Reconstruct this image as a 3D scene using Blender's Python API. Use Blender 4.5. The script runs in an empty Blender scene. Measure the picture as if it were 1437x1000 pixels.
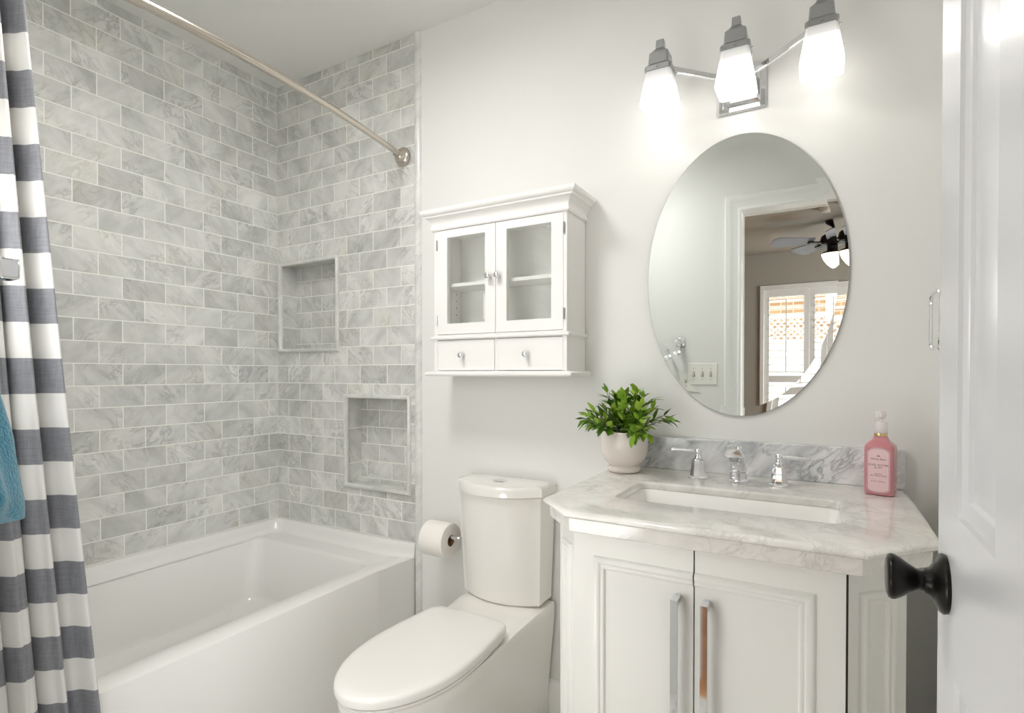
import bpy, bmesh, math, random
from mathutils import Vector, Matrix
random.seed(7)
PI = math.pi
scene = bpy.context.scene
COL = scene.collection

# ------------------------------------------------------------------ camera, world, exposure
cam_data = bpy.data.cameras.new('camera')
cam = bpy.data.objects.new('camera', cam_data)
COL.objects.link(cam)
cam.location = (2.2173, -1.6716, 1.1488)
cam.rotation_euler = (PI / 2 - 0.0114, 0.0, 0.5211)
cam_data.sensor_fit = 'HORIZONTAL'
cam_data.sensor_width = 36.0
cam_data.lens = 768.34 / 1437.0 * 36.0
cam_data.shift_y = 31.86 / 1437.0
cam_data.clip_start = 0.01
cam_data.clip_end = 200
scene.camera = cam

vs = scene.view_settings
vs.view_transform = 'Standard'
vs.look = 'None'
vs.gamma = 1.0
vs.use_curve_mapping = False
vs.exposure = 0.36
scene.display_settings.display_device = 'sRGB'
scene.cycles.max_bounces = 14
scene.cycles.diffuse_bounces = 7
scene.cycles.glossy_bounces = 6
scene.cycles.transmission_bounces = 10
scene.cycles.transparent_max_bounces = 16
scene.cycles.caustics_reflective = False
scene.cycles.caustics_refractive = False
scene.cycles.sample_clamp_indirect = 6.0

world = bpy.data.worlds.new('world')
scene.world = world
world.use_nodes = True
wn = world.node_tree
wn.nodes.clear()
wo = wn.nodes.new('ShaderNodeOutputWorld')
wb = wn.nodes.new('ShaderNodeBackground')
wb.inputs['Color'].default_value = (0.86, 0.93, 1.0, 1)
wb.inputs['Strength'].default_value = 3.0
wn.links.new(wb.outputs[0], wo.inputs[0])


def add_light(name, kind, loc, power, size=0.1, color=(1, 1, 1), rot=(0, 0, 0), size_y=None):
    ld = bpy.data.lights.new(name, kind)
    ld.energy = power
    ld.color = color
    if kind == 'AREA':
        ld.size = size
        if size_y:
            ld.shape = 'RECTANGLE'
            ld.size_y = size_y
        else:
            ld.shape = 'DISK'
    elif kind == 'POINT':
        ld.shadow_soft_size = size
    elif kind == 'SUN':
        ld.angle = size
    o = bpy.data.objects.new(name, ld)
    COL.objects.link(o)
    o.location = loc
    o.rotation_euler = rot
    return o


# the sun outside lights the garden fence behind the house
add_light('sun', 'SUN', (3, -8, 6), 8.0, 0.02, (1.0, 0.97, 0.92), (math.radians(48), 0, math.radians(-25)))

# added unseen ceiling lamp, brightens the bathroom (its glass is built further down)
FILL_LAMP = (1.12, -0.98)
add_light('added_ceiling_fill', 'AREA', (FILL_LAMP[0], FILL_LAMP[1], 2.36), 8.0, 0.44, (1.0, 0.985, 0.965))
# the photographer's soft flash, held to the left of the doorway
add_light('flash', 'AREA', (1.08, -1.46, 1.40), 2.3, 0.42, (1.0, 0.99, 0.98), (math.radians(84), 0, math.radians(-14)))
add_light('low_fill', 'AREA', (1.50, -1.46, 0.66), 2.5, 0.40, (1.0, 0.99, 0.98), (math.radians(93), 0, math.radians(-12)))  # added fill from low down, lifts the brightness of the vanity
# added fill for the bedroom, behind an unseen opening in its side wall
add_light('bedroom_side_fill', 'AREA', (5.25, -3.4, 1.4), 80.0, 1.6, (0.95, 0.97, 1.0), (0, math.radians(90), 0), 1.5)

# ------------------------------------------------------------------ dimensions
CEIL = 2.467
XR = 2.475          # right wall
YF = -1.560         # front wall, inner face
TF = 0.12           # its thickness
TILE_X = 0.824      # right end of the tiling on the back wall
BED_Y = -5.03       # far wall of the bedroom
OPEN_L, OPEN_R, OPEN_H = 1.808, 2.392, 2.035


# ------------------------------------------------------------------ node helpers
def lin(c):
    return tuple(((v / 255) / 12.92 if v / 255 <= 0.04045 else ((v / 255 + 0.055) / 1.055) ** 2.4) for v in c)


def new_mat(name):
    m = bpy.data.materials.new(name)
    m.use_nodes = True
    nt = m.node_tree
    return m, nt, nt.nodes['Principled BSDF']


class N:
    """small helper that writes node graphs"""
    def __init__(self, nt):
        self.nt = nt

    def node(self, t, **kw):
        n = self.nt.nodes.new(t)
        for k, v in kw.items():
            setattr(n, k, v)
        return n

    def put(self, sock, v):
        if hasattr(v, 'is_output') or hasattr(v, 'links'):
            self.nt.links.new(v, sock)
        else:
            sock.default_value = v

    def math(self, op, a, b=None, c=None, clamp=False):
        n = self.node('ShaderNodeMath', operation=op, use_clamp=clamp)
        self.put(n.inputs[0], a)
        if b is not None:
            self.put(n.inputs[1], b)
        if c is not None:
            self.put(n.inputs[2], c)
        return n.outputs[0]

    def vmath(self, op, a, b=None):
        n = self.node('ShaderNodeVectorMath', operation=op)
        self.put(n.inputs[0], a)
        if b is not None:
            self.put(n.inputs[1], b)
        return n.outputs[0]

    def noise(self, vec, scale, detail=4, rough=0.55, dist=0.0):
        n = self.node('ShaderNodeTexNoise')
        if vec is not None:
            self.put(n.inputs['Vector'], vec)
        n.inputs['Scale'].default_value = scale
        n.inputs['Detail'].default_value = detail
        n.inputs['Roughness'].default_value = rough
        n.inputs['Distortion'].default_value = dist
        return n.outputs['Fac']

    def ramp(self, fac, stops):
        n = self.node('ShaderNodeValToRGB')
        self.put(n.inputs[0], fac)
        el = n.color_ramp.elements
        while len(el) < len(stops):
            el.new(0.5)
        for e, (p, c) in zip(el, stops):
            e.position = p
            e.color = (c[0], c[1], c[2], 1) if not isinstance(c, (int, float)) else (c, c, c, 1)
        return n.outputs[0]

    def mix(self, fac, a, b, mode='MIX'):
        n = self.node('ShaderNodeMix', data_type='RGBA', blend_type=mode)
        self.put(n.inputs[0], fac)
        self.put(n.inputs[6], a if hasattr(a, 'links') else (*a[:3], 1))
        self.put(n.inputs[7], b if hasattr(b, 'links') else (*b[:3], 1))
        return n.outputs[2]

    def bump(self, h, strength=0.2, dist=0.01):
        n = self.node('ShaderNodeBump')
        n.inputs['Strength'].default_value = strength
        n.inputs['Distance'].default_value = dist
        self.put(n.inputs['Height'], h)
        return n.outputs[0]

    def coord(self, which='Object'):
        return self.node('ShaderNodeTexCoord').outputs[which]

    def sep(self, v):
        n = self.node('ShaderNodeSeparateXYZ')
        self.put(n.inputs[0], v)
        return n.outputs

    def comb(self, x, y, z):
        n = self.node('ShaderNodeCombineXYZ')
        self.put(n.inputs[0], x)
        self.put(n.inputs[1], y)
        self.put(n.inputs[2], z)
        return n.outputs[0]


def pm(name, rgb, rough=0.5, metal=0.0, spec=0.5, coat=0.0, var=0.0, vscale=8.0, bump=0.0, bscale=60.0, srgb=True, **inp):
    """painted / plain surface with slight procedural variation"""
    m, nt, b = new_mat(name)
    n = N(nt)
    c = lin(rgb) if srgb else rgb
    if var > 0 or bump > 0:
        co = n.coord()
    if var > 0:
        f = n.noise(co, vscale, 3)
        col = n.mix(f, tuple(v * (1 - var) for v in c), tuple(min(1, v * (1 + var)) for v in c))
        nt.links.new(col, b.inputs['Base Color'])
    else:
        b.inputs['Base Color'].default_value = (*c, 1)
    b.inputs['Roughness'].default_value = rough
    b.inputs['Metallic'].default_value = metal
    b.inputs['Specular IOR Level'].default_value = spec
    if coat:
        b.inputs['Coat Weight'].default_value = coat
        b.inputs['Coat Roughness'].default_value = 0.05
    for k, v in inp.items():
        b.inputs[k.replace('_', ' ')].default_value = v
    if bump > 0:
        h = n.noise(co, bscale, 3)
        nt.links.new(n.bump(h, bump, 0.002), b.inputs['Normal'])
    return m


# ------------------------------------------------------------------ materials
M = {}
M['paint'] = pm('wall_paint', (229, 229, 226), 0.6, spec=0.25, var=0.012, vscale=3, bump=0.06, bscale=220)
M['ceiling'] = pm('ceiling_paint', (230, 230, 227), 0.8, spec=0.1, var=0.01, vscale=3)
M['taupe'] = pm('taupe_paint', (174, 170, 160), 0.7, spec=0.2, var=0.02, vscale=3)
M['trim'] = pm('white_trim_paint', (240, 240, 238), 0.3, spec=0.4)
M['door'] = pm('door_paint', (214, 215, 217), 0.22, spec=0.5, var=0.01, vscale=4)
M['cabinet'] = pm('cabinet_paint', (241, 240, 238), 0.32, spec=0.4)
M['vanity'] = pm('vanity_paint', (238, 238, 234), 0.34, spec=0.4)
M['gap_shade'] = pm('gap_shade_paint', (70, 68, 64), 0.8, spec=0.1)  # painted shade for door gaps and pin holes
M['acrylic'] = pm('tub_acrylic', (233, 232, 229), 0.2, spec=0.5, coat=0.3)
M['porcelain'] = pm('porcelain', (234, 232, 227), 0.1, spec=0.5, coat=0.3)
M['seat'] = pm('seat_plastic', (234, 232, 228), 0.24, spec=0.45)
M['sink'] = pm('sink_porcelain', (244, 243, 240), 0.08, spec=0.5, coat=0.3)
M['chrome'] = pm('chrome', (0.86, 0.87, 0.89), 0.06, 1.0, srgb=False)
M['satin'] = pm('satin_chrome', (0.46, 0.47, 0.48), 0.28, 1.0, srgb=False)
M['nickel'] = pm('brushed_nickel', (0.60, 0.55, 0.49), 0.24, 1.0, srgb=False)
M['bronze'] = pm('dark_bronze', (26, 22, 20), 0.3, 0.6, spec=0.5)
M['gold'] = pm('gold_foil', (0.83, 0.62, 0.30), 0.25, 1.0, srgb=False)
M['pot'] = pm('blush_ceramic', (226, 217, 211), 0.3, spec=0.45, coat=0.2)
M['soil'] = pm('soil', (40, 32, 26), 0.9, var=0.3, vscale=120)
M['stem'] = pm('stem_green', (66, 82, 34), 0.6)
M['paper'] = pm('toilet_paper', (240, 236, 231), 0.9, spec=0.1, bump=0.15, bscale=260)
M['card'] = pm('cardboard_core', (150, 118, 84), 0.8)
M['label'] = pm('pink_label', (233, 200, 203), 0.45)
M['ink'] = pm('label_ink', (96, 62, 66), 0.6)
M['plate'] = pm('switch_plastic', (236, 235, 228), 0.35)
M['brownslot'] = pm('switch_slot', (150, 128, 108), 0.6)
M['fanblade'] = pm('fan_blade', (128, 133, 144), 0.4, var=0.08, vscale=6)
M['darkmetal'] = pm('dark_metal', (38, 33, 30), 0.35, 0.7)
M['fence'] = pm('white_fence', (245, 245, 243), 0.6)
M['grass'] = pm('garden_ground', (170, 168, 150), 0.9, var=0.2, vscale=3)


def mat_mirror():
    m, nt, b = new_mat('mirror_silver')
    b.inputs['Base Color'].default_value = (0.86, 0.885, 0.865, 1)
    b.inputs['Metallic'].default_value = 1
    b.inputs['Roughness'].default_value = 0.0
    return m


M['mirror'] = mat_mirror()


def mat_glass_pane(name, tint=(0.95, 0.98, 0.965), refl=1.0):
    m, nt, b = new_mat(name)
    nt.nodes.remove(b)
    n = N(nt)
    out = nt.nodes['Material Output']
    tr = n.node('ShaderNodeBsdfTransparent')
    tr.inputs[0].default_value = (*tint, 1)
    gl = n.node('ShaderNodeBsdfGlossy')
    gl.inputs['Roughness'].default_value = 0.01
    g = n.node('ShaderNodeNewGeometry')
    dt = n.node('ShaderNodeVectorMath', operation='DOT_PRODUCT')
    nt.links.new(g.outputs['Incoming'], dt.inputs[0])
    nt.links.new(g.outputs['Normal'], dt.inputs[1])
    c5 = n.math('POWER', n.math('SUBTRACT', 1.0, n.math('ABSOLUTE', dt.outputs['Value'])), 5.0)
    f = n.math('MULTIPLY', n.math('ADD', 0.05, n.math('MULTIPLY', c5, 0.9)), refl)
    mx = n.node('ShaderNodeMixShader')
    nt.links.new(f, mx.inputs[0])
    nt.links.new(tr.outputs[0], mx.inputs[1])
    nt.links.new(gl.outputs[0], mx.inputs[2])
    nt.links.new(mx.outputs[0], out.inputs[0])
    return m


M['pane'] = mat_glass_pane('cabinet_glass', (0.965, 0.985, 0.97))
M['window_glass'] = mat_glass_pane('window_glass', (0.97, 0.98, 0.98))


def mat_clear_plastic():
    m, nt, b = new_mat('clear_plastic')
    nt.nodes.remove(b)
    n = N(nt)
    out = nt.nodes['Material Output']
    tr = n.node('ShaderNodeBsdfTransparent')
    tr.inputs[0].default_value = (0.98, 0.95, 0.955, 1)
    df = n.node('ShaderNodeBsdfDiffuse')
    df.inputs[0].default_value = (0.95, 0.91, 0.91, 1)
    gl = n.node('ShaderNodeBsdfGlossy')
    gl.inputs['Roughness'].default_value = 0.05
    m1 = n.node('ShaderNodeMixShader')
    m1.inputs[0].default_value = 0.5
    nt.links.new(tr.outputs[0], m1.inputs[1])
    nt.links.new(df.outputs[0], m1.inputs[2])
    m2 = n.node('ShaderNodeMixShader')
    m2.inputs[0].default_value = 0.07
    nt.links.new(m1.outputs[0], m2.inputs[1])
    nt.links.new(gl.outputs[0], m2.inputs[2])
    nt.links.new(m2.outputs[0], out.inputs[0])
    return m


M['clear'] = mat_clear_plastic()


def mat_soap():
    m, nt, b = new_mat('pink_soap')
    b.inputs['Base Color'].default_value = (*lin((226, 152, 160)), 1)
    b.inputs['Roughness'].default_value = 0.08
    b.inputs['Transmission Weight'].default_value = 0.25
    b.inputs['IOR'].default_value = 1.4
    b.inputs['Coat Weight'].default_value = 0.6
    b.inputs['Coat Roughness'].default_value = 0.04
    b.inputs['Subsurface Weight'].default_value = 0.25
    b.inputs['Subsurface Radius'].default_value = (0.02, 0.008, 0.008)
    b.inputs['Subsurface Scale'].default_value = 0.5
    return m


M['soap'] = mat_soap()


def mat_shade():
    """frosted lamp glass, glowing most where the bulb sits"""
    m, nt, b = new_mat('frosted_lamp_glass')
    n = N(nt)
    z = n.sep(n.coord('Generated'))[2]
    g = n.ramp(z, [(0.0, 1.0), (0.52, 0.9), (0.72, 0.12), (1.0, 0.03)])
    b.inputs['Base Color'].default_value = (0.62, 0.63, 0.62, 1)
    b.inputs['Roughness'].default_value = 0.35
    b.inputs['Emission Color'].default_value = (1.0, 0.965, 0.93, 1)
    st = n.math('MULTIPLY', g, LAMP_EMIT)
    nt.links.new(st, b.inputs['Emission Strength'])
    return m


LAMP_EMIT = 2.7
M['shade'] = mat_shade()


def mat_emit(name, color, strength):
    m, nt, b = new_mat(name)
    b.inputs['Base Color'].default_value = (0.8, 0.8, 0.8, 1)
    b.inputs['Emission Color'].default_value = (*color, 1)
    b.inputs['Emission Strength'].default_value = strength
    return m


M['fanbowl'] = mat_emit('fan_lamp_glass', (1.0, 0.86, 0.66), 2.2)
M['fillglass'] = mat_emit('fill_lamp_glass', (1.0, 0.975, 0.945), 5.0)


def marble_color(n, vec, dark, light, warm, vein=0.5, scale=1.0):
    """grey veined marble colour from a 3D position"""
    warp = n.noise(vec, 7 * scale, 3, 0.6)
    wv = n.vmath('ADD', vec, n.comb(n.math('MULTIPLY', warp, 0.09 / scale), n.math('MULTIPLY', warp, 0.06 / scale), n.math('MULTIPLY', warp, 0.12 / scale)))
    # stretched diagonally so that veins run in bands
    s = n.sep(wv)
    u = n.math('ADD', s[0], s[1])
    a = n.math('ADD', n.math('MULTIPLY', u, 0.80), n.math('MULTIPLY', s[2], 0.60))
    bb = n.math('SUBTRACT', n.math('MULTIPLY', s[2], 0.80), n.math('MULTIPLY', u, 0.60))
    st = n.comb(n.math('MULTIPLY', a, 0.30), n.math('MULTIPLY', bb, 1.0), n.math('MULTIPLY', n.math('SUBTRACT', s[0], s[1]), 0.5))
    f1 = n.noise(st, 30 * scale, 5, 0.6, 0.6)
    ridge = n.math('ABSOLUTE', n.math('SUBTRACT', f1, 0.5))
    veins = n.ramp(ridge, [(0.0, 1.0), (0.018, 0.55), (0.06, 0.0)])
    cl = n.noise(st, 12 * scale, 4, 0.6)
    cloud = n.ramp(cl, [(0.36, 0.0), (0.68, 1.0)])
    pick = n.ramp(n.noise(vec, 9 * scale, 2), [(0.42, 0.0), (0.62, 1.0)])
    base = n.mix(cloud, light, dark)
    v = n.math('MULTIPLY', n.math('MULTIPLY', veins, pick), vein)
    col = n.mix(v, base, tuple(c * 0.62 for c in dark))
    w = n.ramp(n.noise(vec, 4.5 * scale, 2), [(0.55, 0.0), (0.78, 1.0)])
    return n.mix(n.math('MULTIPLY', w, 0.55), col, warm)


def mat_tile(name, axis, u0, parity, tw=0.150, th=0.078, z0=2.43, grout=0.0032):
    """running-bond marble tiles; axis 'X' or 'Y' is the horizontal direction of the wall"""
    m, nt, b = new_mat(name)
    n = N(nt)
    co = n.coord('Object')
    s = n.sep(co)
    u = s[0] if axis == 'X' else s[1]
    v = n.math('DIVIDE', n.math('SUBTRACT', z0, s[2]), th)
    row = n.math('FLOOR', v)
    odd = n.math('MODULO', n.math('ADD', row, 100 + parity), 2.0)
    uu = n.math('ADD', n.math('DIVIDE', n.math('SUBTRACT', u, u0), tw), n.math('MULTIPLY', odd, 0.5))
    colm = n.math('FLOOR', uu)
    fu = n.math('MULTIPLY', n.math('PINGPONG', uu, 0.5), tw)
    fv = n.math('MULTIPLY', n.math('PINGPONG', v, 0.5), th)
    d = n.math('MINIMUM', fu, fv)
    body = n.node('ShaderNodeMapRange')
    body.inputs['From Min'].default_value = grout * 0.5 * 0.75
    body.inputs['From Max'].default_value = grout * 0.5 * 1.3
    n.put(body.inputs['Value'], d)
    wn_ = n.node('ShaderNodeTexWhiteNoise', noise_dimensions='3D')
    n.put(wn_.inputs['Vector'], n.comb(colm, row, 3.0 if axis == 'X' else 11.0))
    rnd = wn_.outputs['Value']
    rc = n.sep(wn_.outputs['Color'])
    off = n.comb(n.math('MULTIPLY', rc[0], 23.0), n.math('MULTIPLY', rc[1], 31.0), n.math('MULTIPLY', rc[2], 17.0))
    # every second tile has its veins mirrored
    flip = n.math('SUBTRACT', n.math('MULTIPLY', n.math('GREATER_THAN', rc[1], 0.5), 2.0), 1.0)
    vec = n.vmath('ADD', n.comb(n.math('MULTIPLY', s[0], flip), n.math('MULTIPLY', s[1], flip), s[2]), off)
    mc = marble_color(n, vec, lin((194, 195, 192)), lin((229, 229, 225)), lin((220, 216, 203)), 0.65, 0.8)
    tone = n.ramp(rnd, [(0.0, 0.86), (0.5, 0.96), (1.0, 1.05)])
    mc = n.mix(1.0, mc, tone, 'MULTIPLY')
    g = lin((247, 246, 240))
    col = n.mix(body.outputs[0], g, mc)
    nt.links.new(col, b.inputs['Base Color'])
    r = n.math('SUBTRACT', 0.75, n.math('MULTIPLY', body.outputs[0], 0.45))
    nt.links.new(r, b.inputs['Roughness'])
    b.inputs['Specular IOR Level'].default_value = 0.4
    nt.links.new(n.bump(body.outputs[0], 0.35, 0.0015), b.inputs['Normal'])
    return m


M['tile_left'] = mat_tile('marble_tile_left', 'Y', -0.0495, 0)
M['tile_back'] = mat_tile('marble_tile_back', 'X', 0.0, 1)
M['tile_niche'] = mat_tile('marble_tile_niche', 'X', 0.05, 0, 0.142, 0.074, 1.655)
M['tile_side'] = mat_tile('marble_tile_niche_side', 'X', -1.0, 0, 8.0, 0.15, 1.66)


def mat_marble(name, dark, light, warm, vein=0.6, scale=0.8, rough=0.12):
    m, nt, b = new_mat(name)
    n = N(nt)
    co = n.coord('Object')
    nt.links.new(marble_color(n, co, dark, light, warm, vein, scale), b.inputs['Base Color'])
    b.inputs['Roughness'].default_value = rough
    b.inputs['Coat Weight'].default_value = 0.25
    b.inputs['Coat Roughness'].default_value = 0.05
    return m


M['bullnose'] = mat_marble('marble_trim', lin((205, 206, 204)), lin((228, 228, 224)), lin((218, 214, 202)), 0.4, 1.2, 0.3)
M['counter'] = mat_marble('marble_counter', lin((219, 217, 212)), lin((243, 241, 237)), lin((230, 225, 213)), 0.5, 0.8, 0.1)
M['splash'] = mat_marble('marble_splash', lin((176, 180, 185)), lin((240, 240, 240)), lin((224, 224, 222)), 0.9, 1.0, 0.2)


def mat_curtain():
    m, nt, b = new_mat('striped_cotton')
    n = N(nt)
    s = n.sep(n.coord('Object'))
    per = 0.141
    # grey from 1.178 m down, then white, half a period each
    ph = n.math('FRACT', n.math('DIVIDE', n.math('SUBTRACT', 1.178 + 0.141 * 10, s[2]), per))
    grey = n.math('LESS_THAN', ph, 0.5)
    wv = n.noise(n.comb(n.math('MULTIPLY', s[0], 40), n.math('MULTIPLY', s[1], 400), n.math('MULTIPLY', s[2], 30)), 1.0, 2)
    wh = n.noise(n.comb(n.math('MULTIPLY', s[0], 30), n.math('MULTIPLY', s[1], 30), n.math('MULTIPLY', s[2], 420)), 1.0, 2)
    tw = n.math('ADD', n.math('MULTIPLY', wv, 0.5), n.math('MULTIPLY', wh, 0.5))
    gc = n.mix(tw, lin((112, 113, 118)), lin((176, 177, 182)))
    col = n.mix(grey, lin((236, 235, 232)), gc)
    nt.links.new(col, b.inputs['Base Color'])
    b.inputs['Roughness'].default_value = 0.9
    b.inputs['Specular IOR Level'].default_value = 0.1
    b.inputs['Sheen Weight'].default_value = 0.15
    nt.links.new(n.bump(tw, 0.15, 0.001), b.inputs['Normal'])
    # thin cloth lets some light through
    out = nt.nodes['Material Output']
    tl = n.node('ShaderNodeBsdfTranslucent')
    nt.links.new(col, tl.inputs[0])
    mx = n.node('ShaderNodeMixShader')
    mx.inputs[0].default_value = 0.25
    nt.links.new(b.outputs[0], mx.inputs[1])
    nt.links.new(tl.outputs[0], mx.inputs[2])
    nt.links.new(mx.outputs[0], out.inputs[0])
    return m


M['curtain'] = mat_curtain()


def mat_towel():
    m, nt, b = new_mat('teal_terry')
    n = N(nt)
    co = n.coord('Object')
    f = n.noise(co, 260, 3)
    f2 = n.noise(co, 30, 3)
    col = n.mix(f, lin((8, 88, 114)), lin((46, 146, 172)))
    col = n.mix(n.math('MULTIPLY', f2, 0.4), col, lin((30, 126, 152)))
    nt.links.new(col, b.inputs['Base Color'])
    b.inputs['Roughness'].default_value = 0.95
    b.inputs['Sheen Weight'].default_value = 0.4
    nt.links.new(n.bump(f, 0.8, 0.004), b.inputs['Normal'])
    return m


M['towel'] = mat_towel()


def mat_leaf():
    m, nt, b = new_mat('leaf_green')
    n = N(nt)
    g = n.node('ShaderNodeNewGeometry')
    r = g.outputs['Random Per Island']
    col = n.ramp(r, [(0.0, lin((50, 78, 26))), (0.35, lin((92, 130, 38))), (0.7, lin((142, 182, 54))), (1.0, lin((178, 208, 84)))])
    nt.links.new(col, b.inputs['Base Color'])
    b.inputs['Roughness'].default_value = 0.4
    b.inputs['Specular IOR Level'].default_value = 0.4
    out = nt.nodes['Material Output']
    tl = n.node('ShaderNodeBsdfTranslucent')
    nt.links.new(col, tl.inputs[0])
    mx = n.node('ShaderNodeMixShader')
    mx.inputs[0].default_value = 0.25
    nt.links.new(b.outputs[0], mx.inputs[1])
    nt.links.new(tl.outputs[0], mx.inputs[2])
    nt.links.new(mx.outputs[0], out.inputs[0])
    return m


M['leaf'] = mat_leaf()


def mat_wood_floor():
    m, nt, b = new_mat('oak_boards')
    n = N(nt)
    co = n.coord('Object')
    br = n.node('ShaderNodeTexBrick')
    n.put(br.inputs['Vector'], n.vmath('MULTIPLY', co, (1, 1, 1)))
    br.inputs['Scale'].default_value = 1.0
    br.inputs['Brick Width'].default_value = 0.9
    br.inputs['Row Height'].default_value = 0.085
    br.inputs['Mortar Size'].default_value = 0.0015
    br.inputs['Color1'].default_value = (*lin((176, 122, 74)), 1)
    br.inputs['Color2'].default_value = (*lin((198, 146, 96)), 1)
    br.inputs['Mortar'].default_value = (*lin((80, 50, 30)), 1)
    s = n.sep(co)
    grain = n.noise(n.comb(n.math('MULTIPLY', s[0], 4), n.math('MULTIPLY', s[1], 60), 0.0), 1.0, 4)
    col = n.mix(n.math('MULTIPLY', grain, 0.5), br.outputs[0], lin((150, 98, 58)))
    nt.links.new(col, b.inputs['Base Color'])
    b.inputs['Roughness'].default_value = 0.3
    return m


M['oak'] = mat_wood_floor()


def mat_mosaic():
    m, nt, b = new_mat('basketweave_mosaic')
    n = N(nt)
    co = n.coord('Object')
    br = n.node('ShaderNodeTexBrick')
    n.put(br.inputs['Vector'], co)
    br.offset = 0.5
    br.inputs['Scale'].default_value = 1.0
    br.inputs['Brick Width'].default_value = 0.05
    br.inputs['Row Height'].default_value = 0.025
    br.inputs['Mortar Size'].default_value = 0.0015
    br.inputs['Color1'].default_value = (*lin((226, 225, 220)), 1)
    br.inputs['Color2'].default_value = (*lin((206, 206, 202)), 1)
    br.inputs['Mortar'].default_value = (*lin((180, 178, 170)), 1)
    s = n.sep(co)
    dx = n.math('SUBTRACT', n.math('FRACT', n.math('DIVIDE', s[0], 0.05)), 0.5)
    dy = n.math('SUBTRACT', n.math('FRACT', n.math('DIVIDE', s[1], 0.05)), 0.5)
    dot = n.math('LESS_THAN', n.math('MAXIMUM', n.math('ABSOLUTE', dx), n.math('ABSOLUTE', dy)), 0.12)
    col = n.mix(dot, br.outputs[0], lin((60, 60, 62)))
    nt.links.new(col, b.inputs['Base Color'])
    b.inputs['Roughness'].default_value = 0.3
    return m


M['mosaic'] = mat_mosaic()


def mat_brick():
    m, nt, b = new_mat('house_brick')
    n = N(nt)
    co = n.coord('Object')
    s = n.sep(co)
    br = n.node('ShaderNodeTexBrick')
    n.put(br.inputs['Vector'], n.comb(s[0], s[2], 0.0))
    br.inputs['Scale'].default_value = 1.0
    br.inputs['Brick Width'].default_value = 0.23
    br.inputs['Row Height'].default_value = 0.08
    br.inputs['Mortar Size'].default_value = 0.008
    br.inputs['Color1'].default_value = (*lin((168, 120, 84)), 1)
    br.inputs['Color2'].default_value = (*lin((196, 156, 112)), 1)
    br.inputs['Mortar'].default_value = (*lin((206, 196, 180)), 1)
    nt.links.new(br.outputs[0], b.inputs['Base Color'])
    b.inputs['Roughness'].default_value = 0.9
    return m


M['brick'] = mat_brick()


# ------------------------------------------------------------------ object helpers
def tag(o, label=None, cat=None, group=None, kind=None):
    if label:
        o['label'] = label
    if cat:
        o['category'] = cat
    if group:
        o['group'] = group
    if kind:
        o['kind'] = kind
    return o


def root(name, loc, label, cat, group=None, kind=None):
    o = bpy.data.objects.new(name, None)
    o.empty_display_size = 0.05
    COL.objects.link(o)
    o.location = loc
    return tag(o, label, cat, group, kind)


def top_loc(o):
    while o.parent:
        o = o.parent
    return Vector(o.location)


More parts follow.
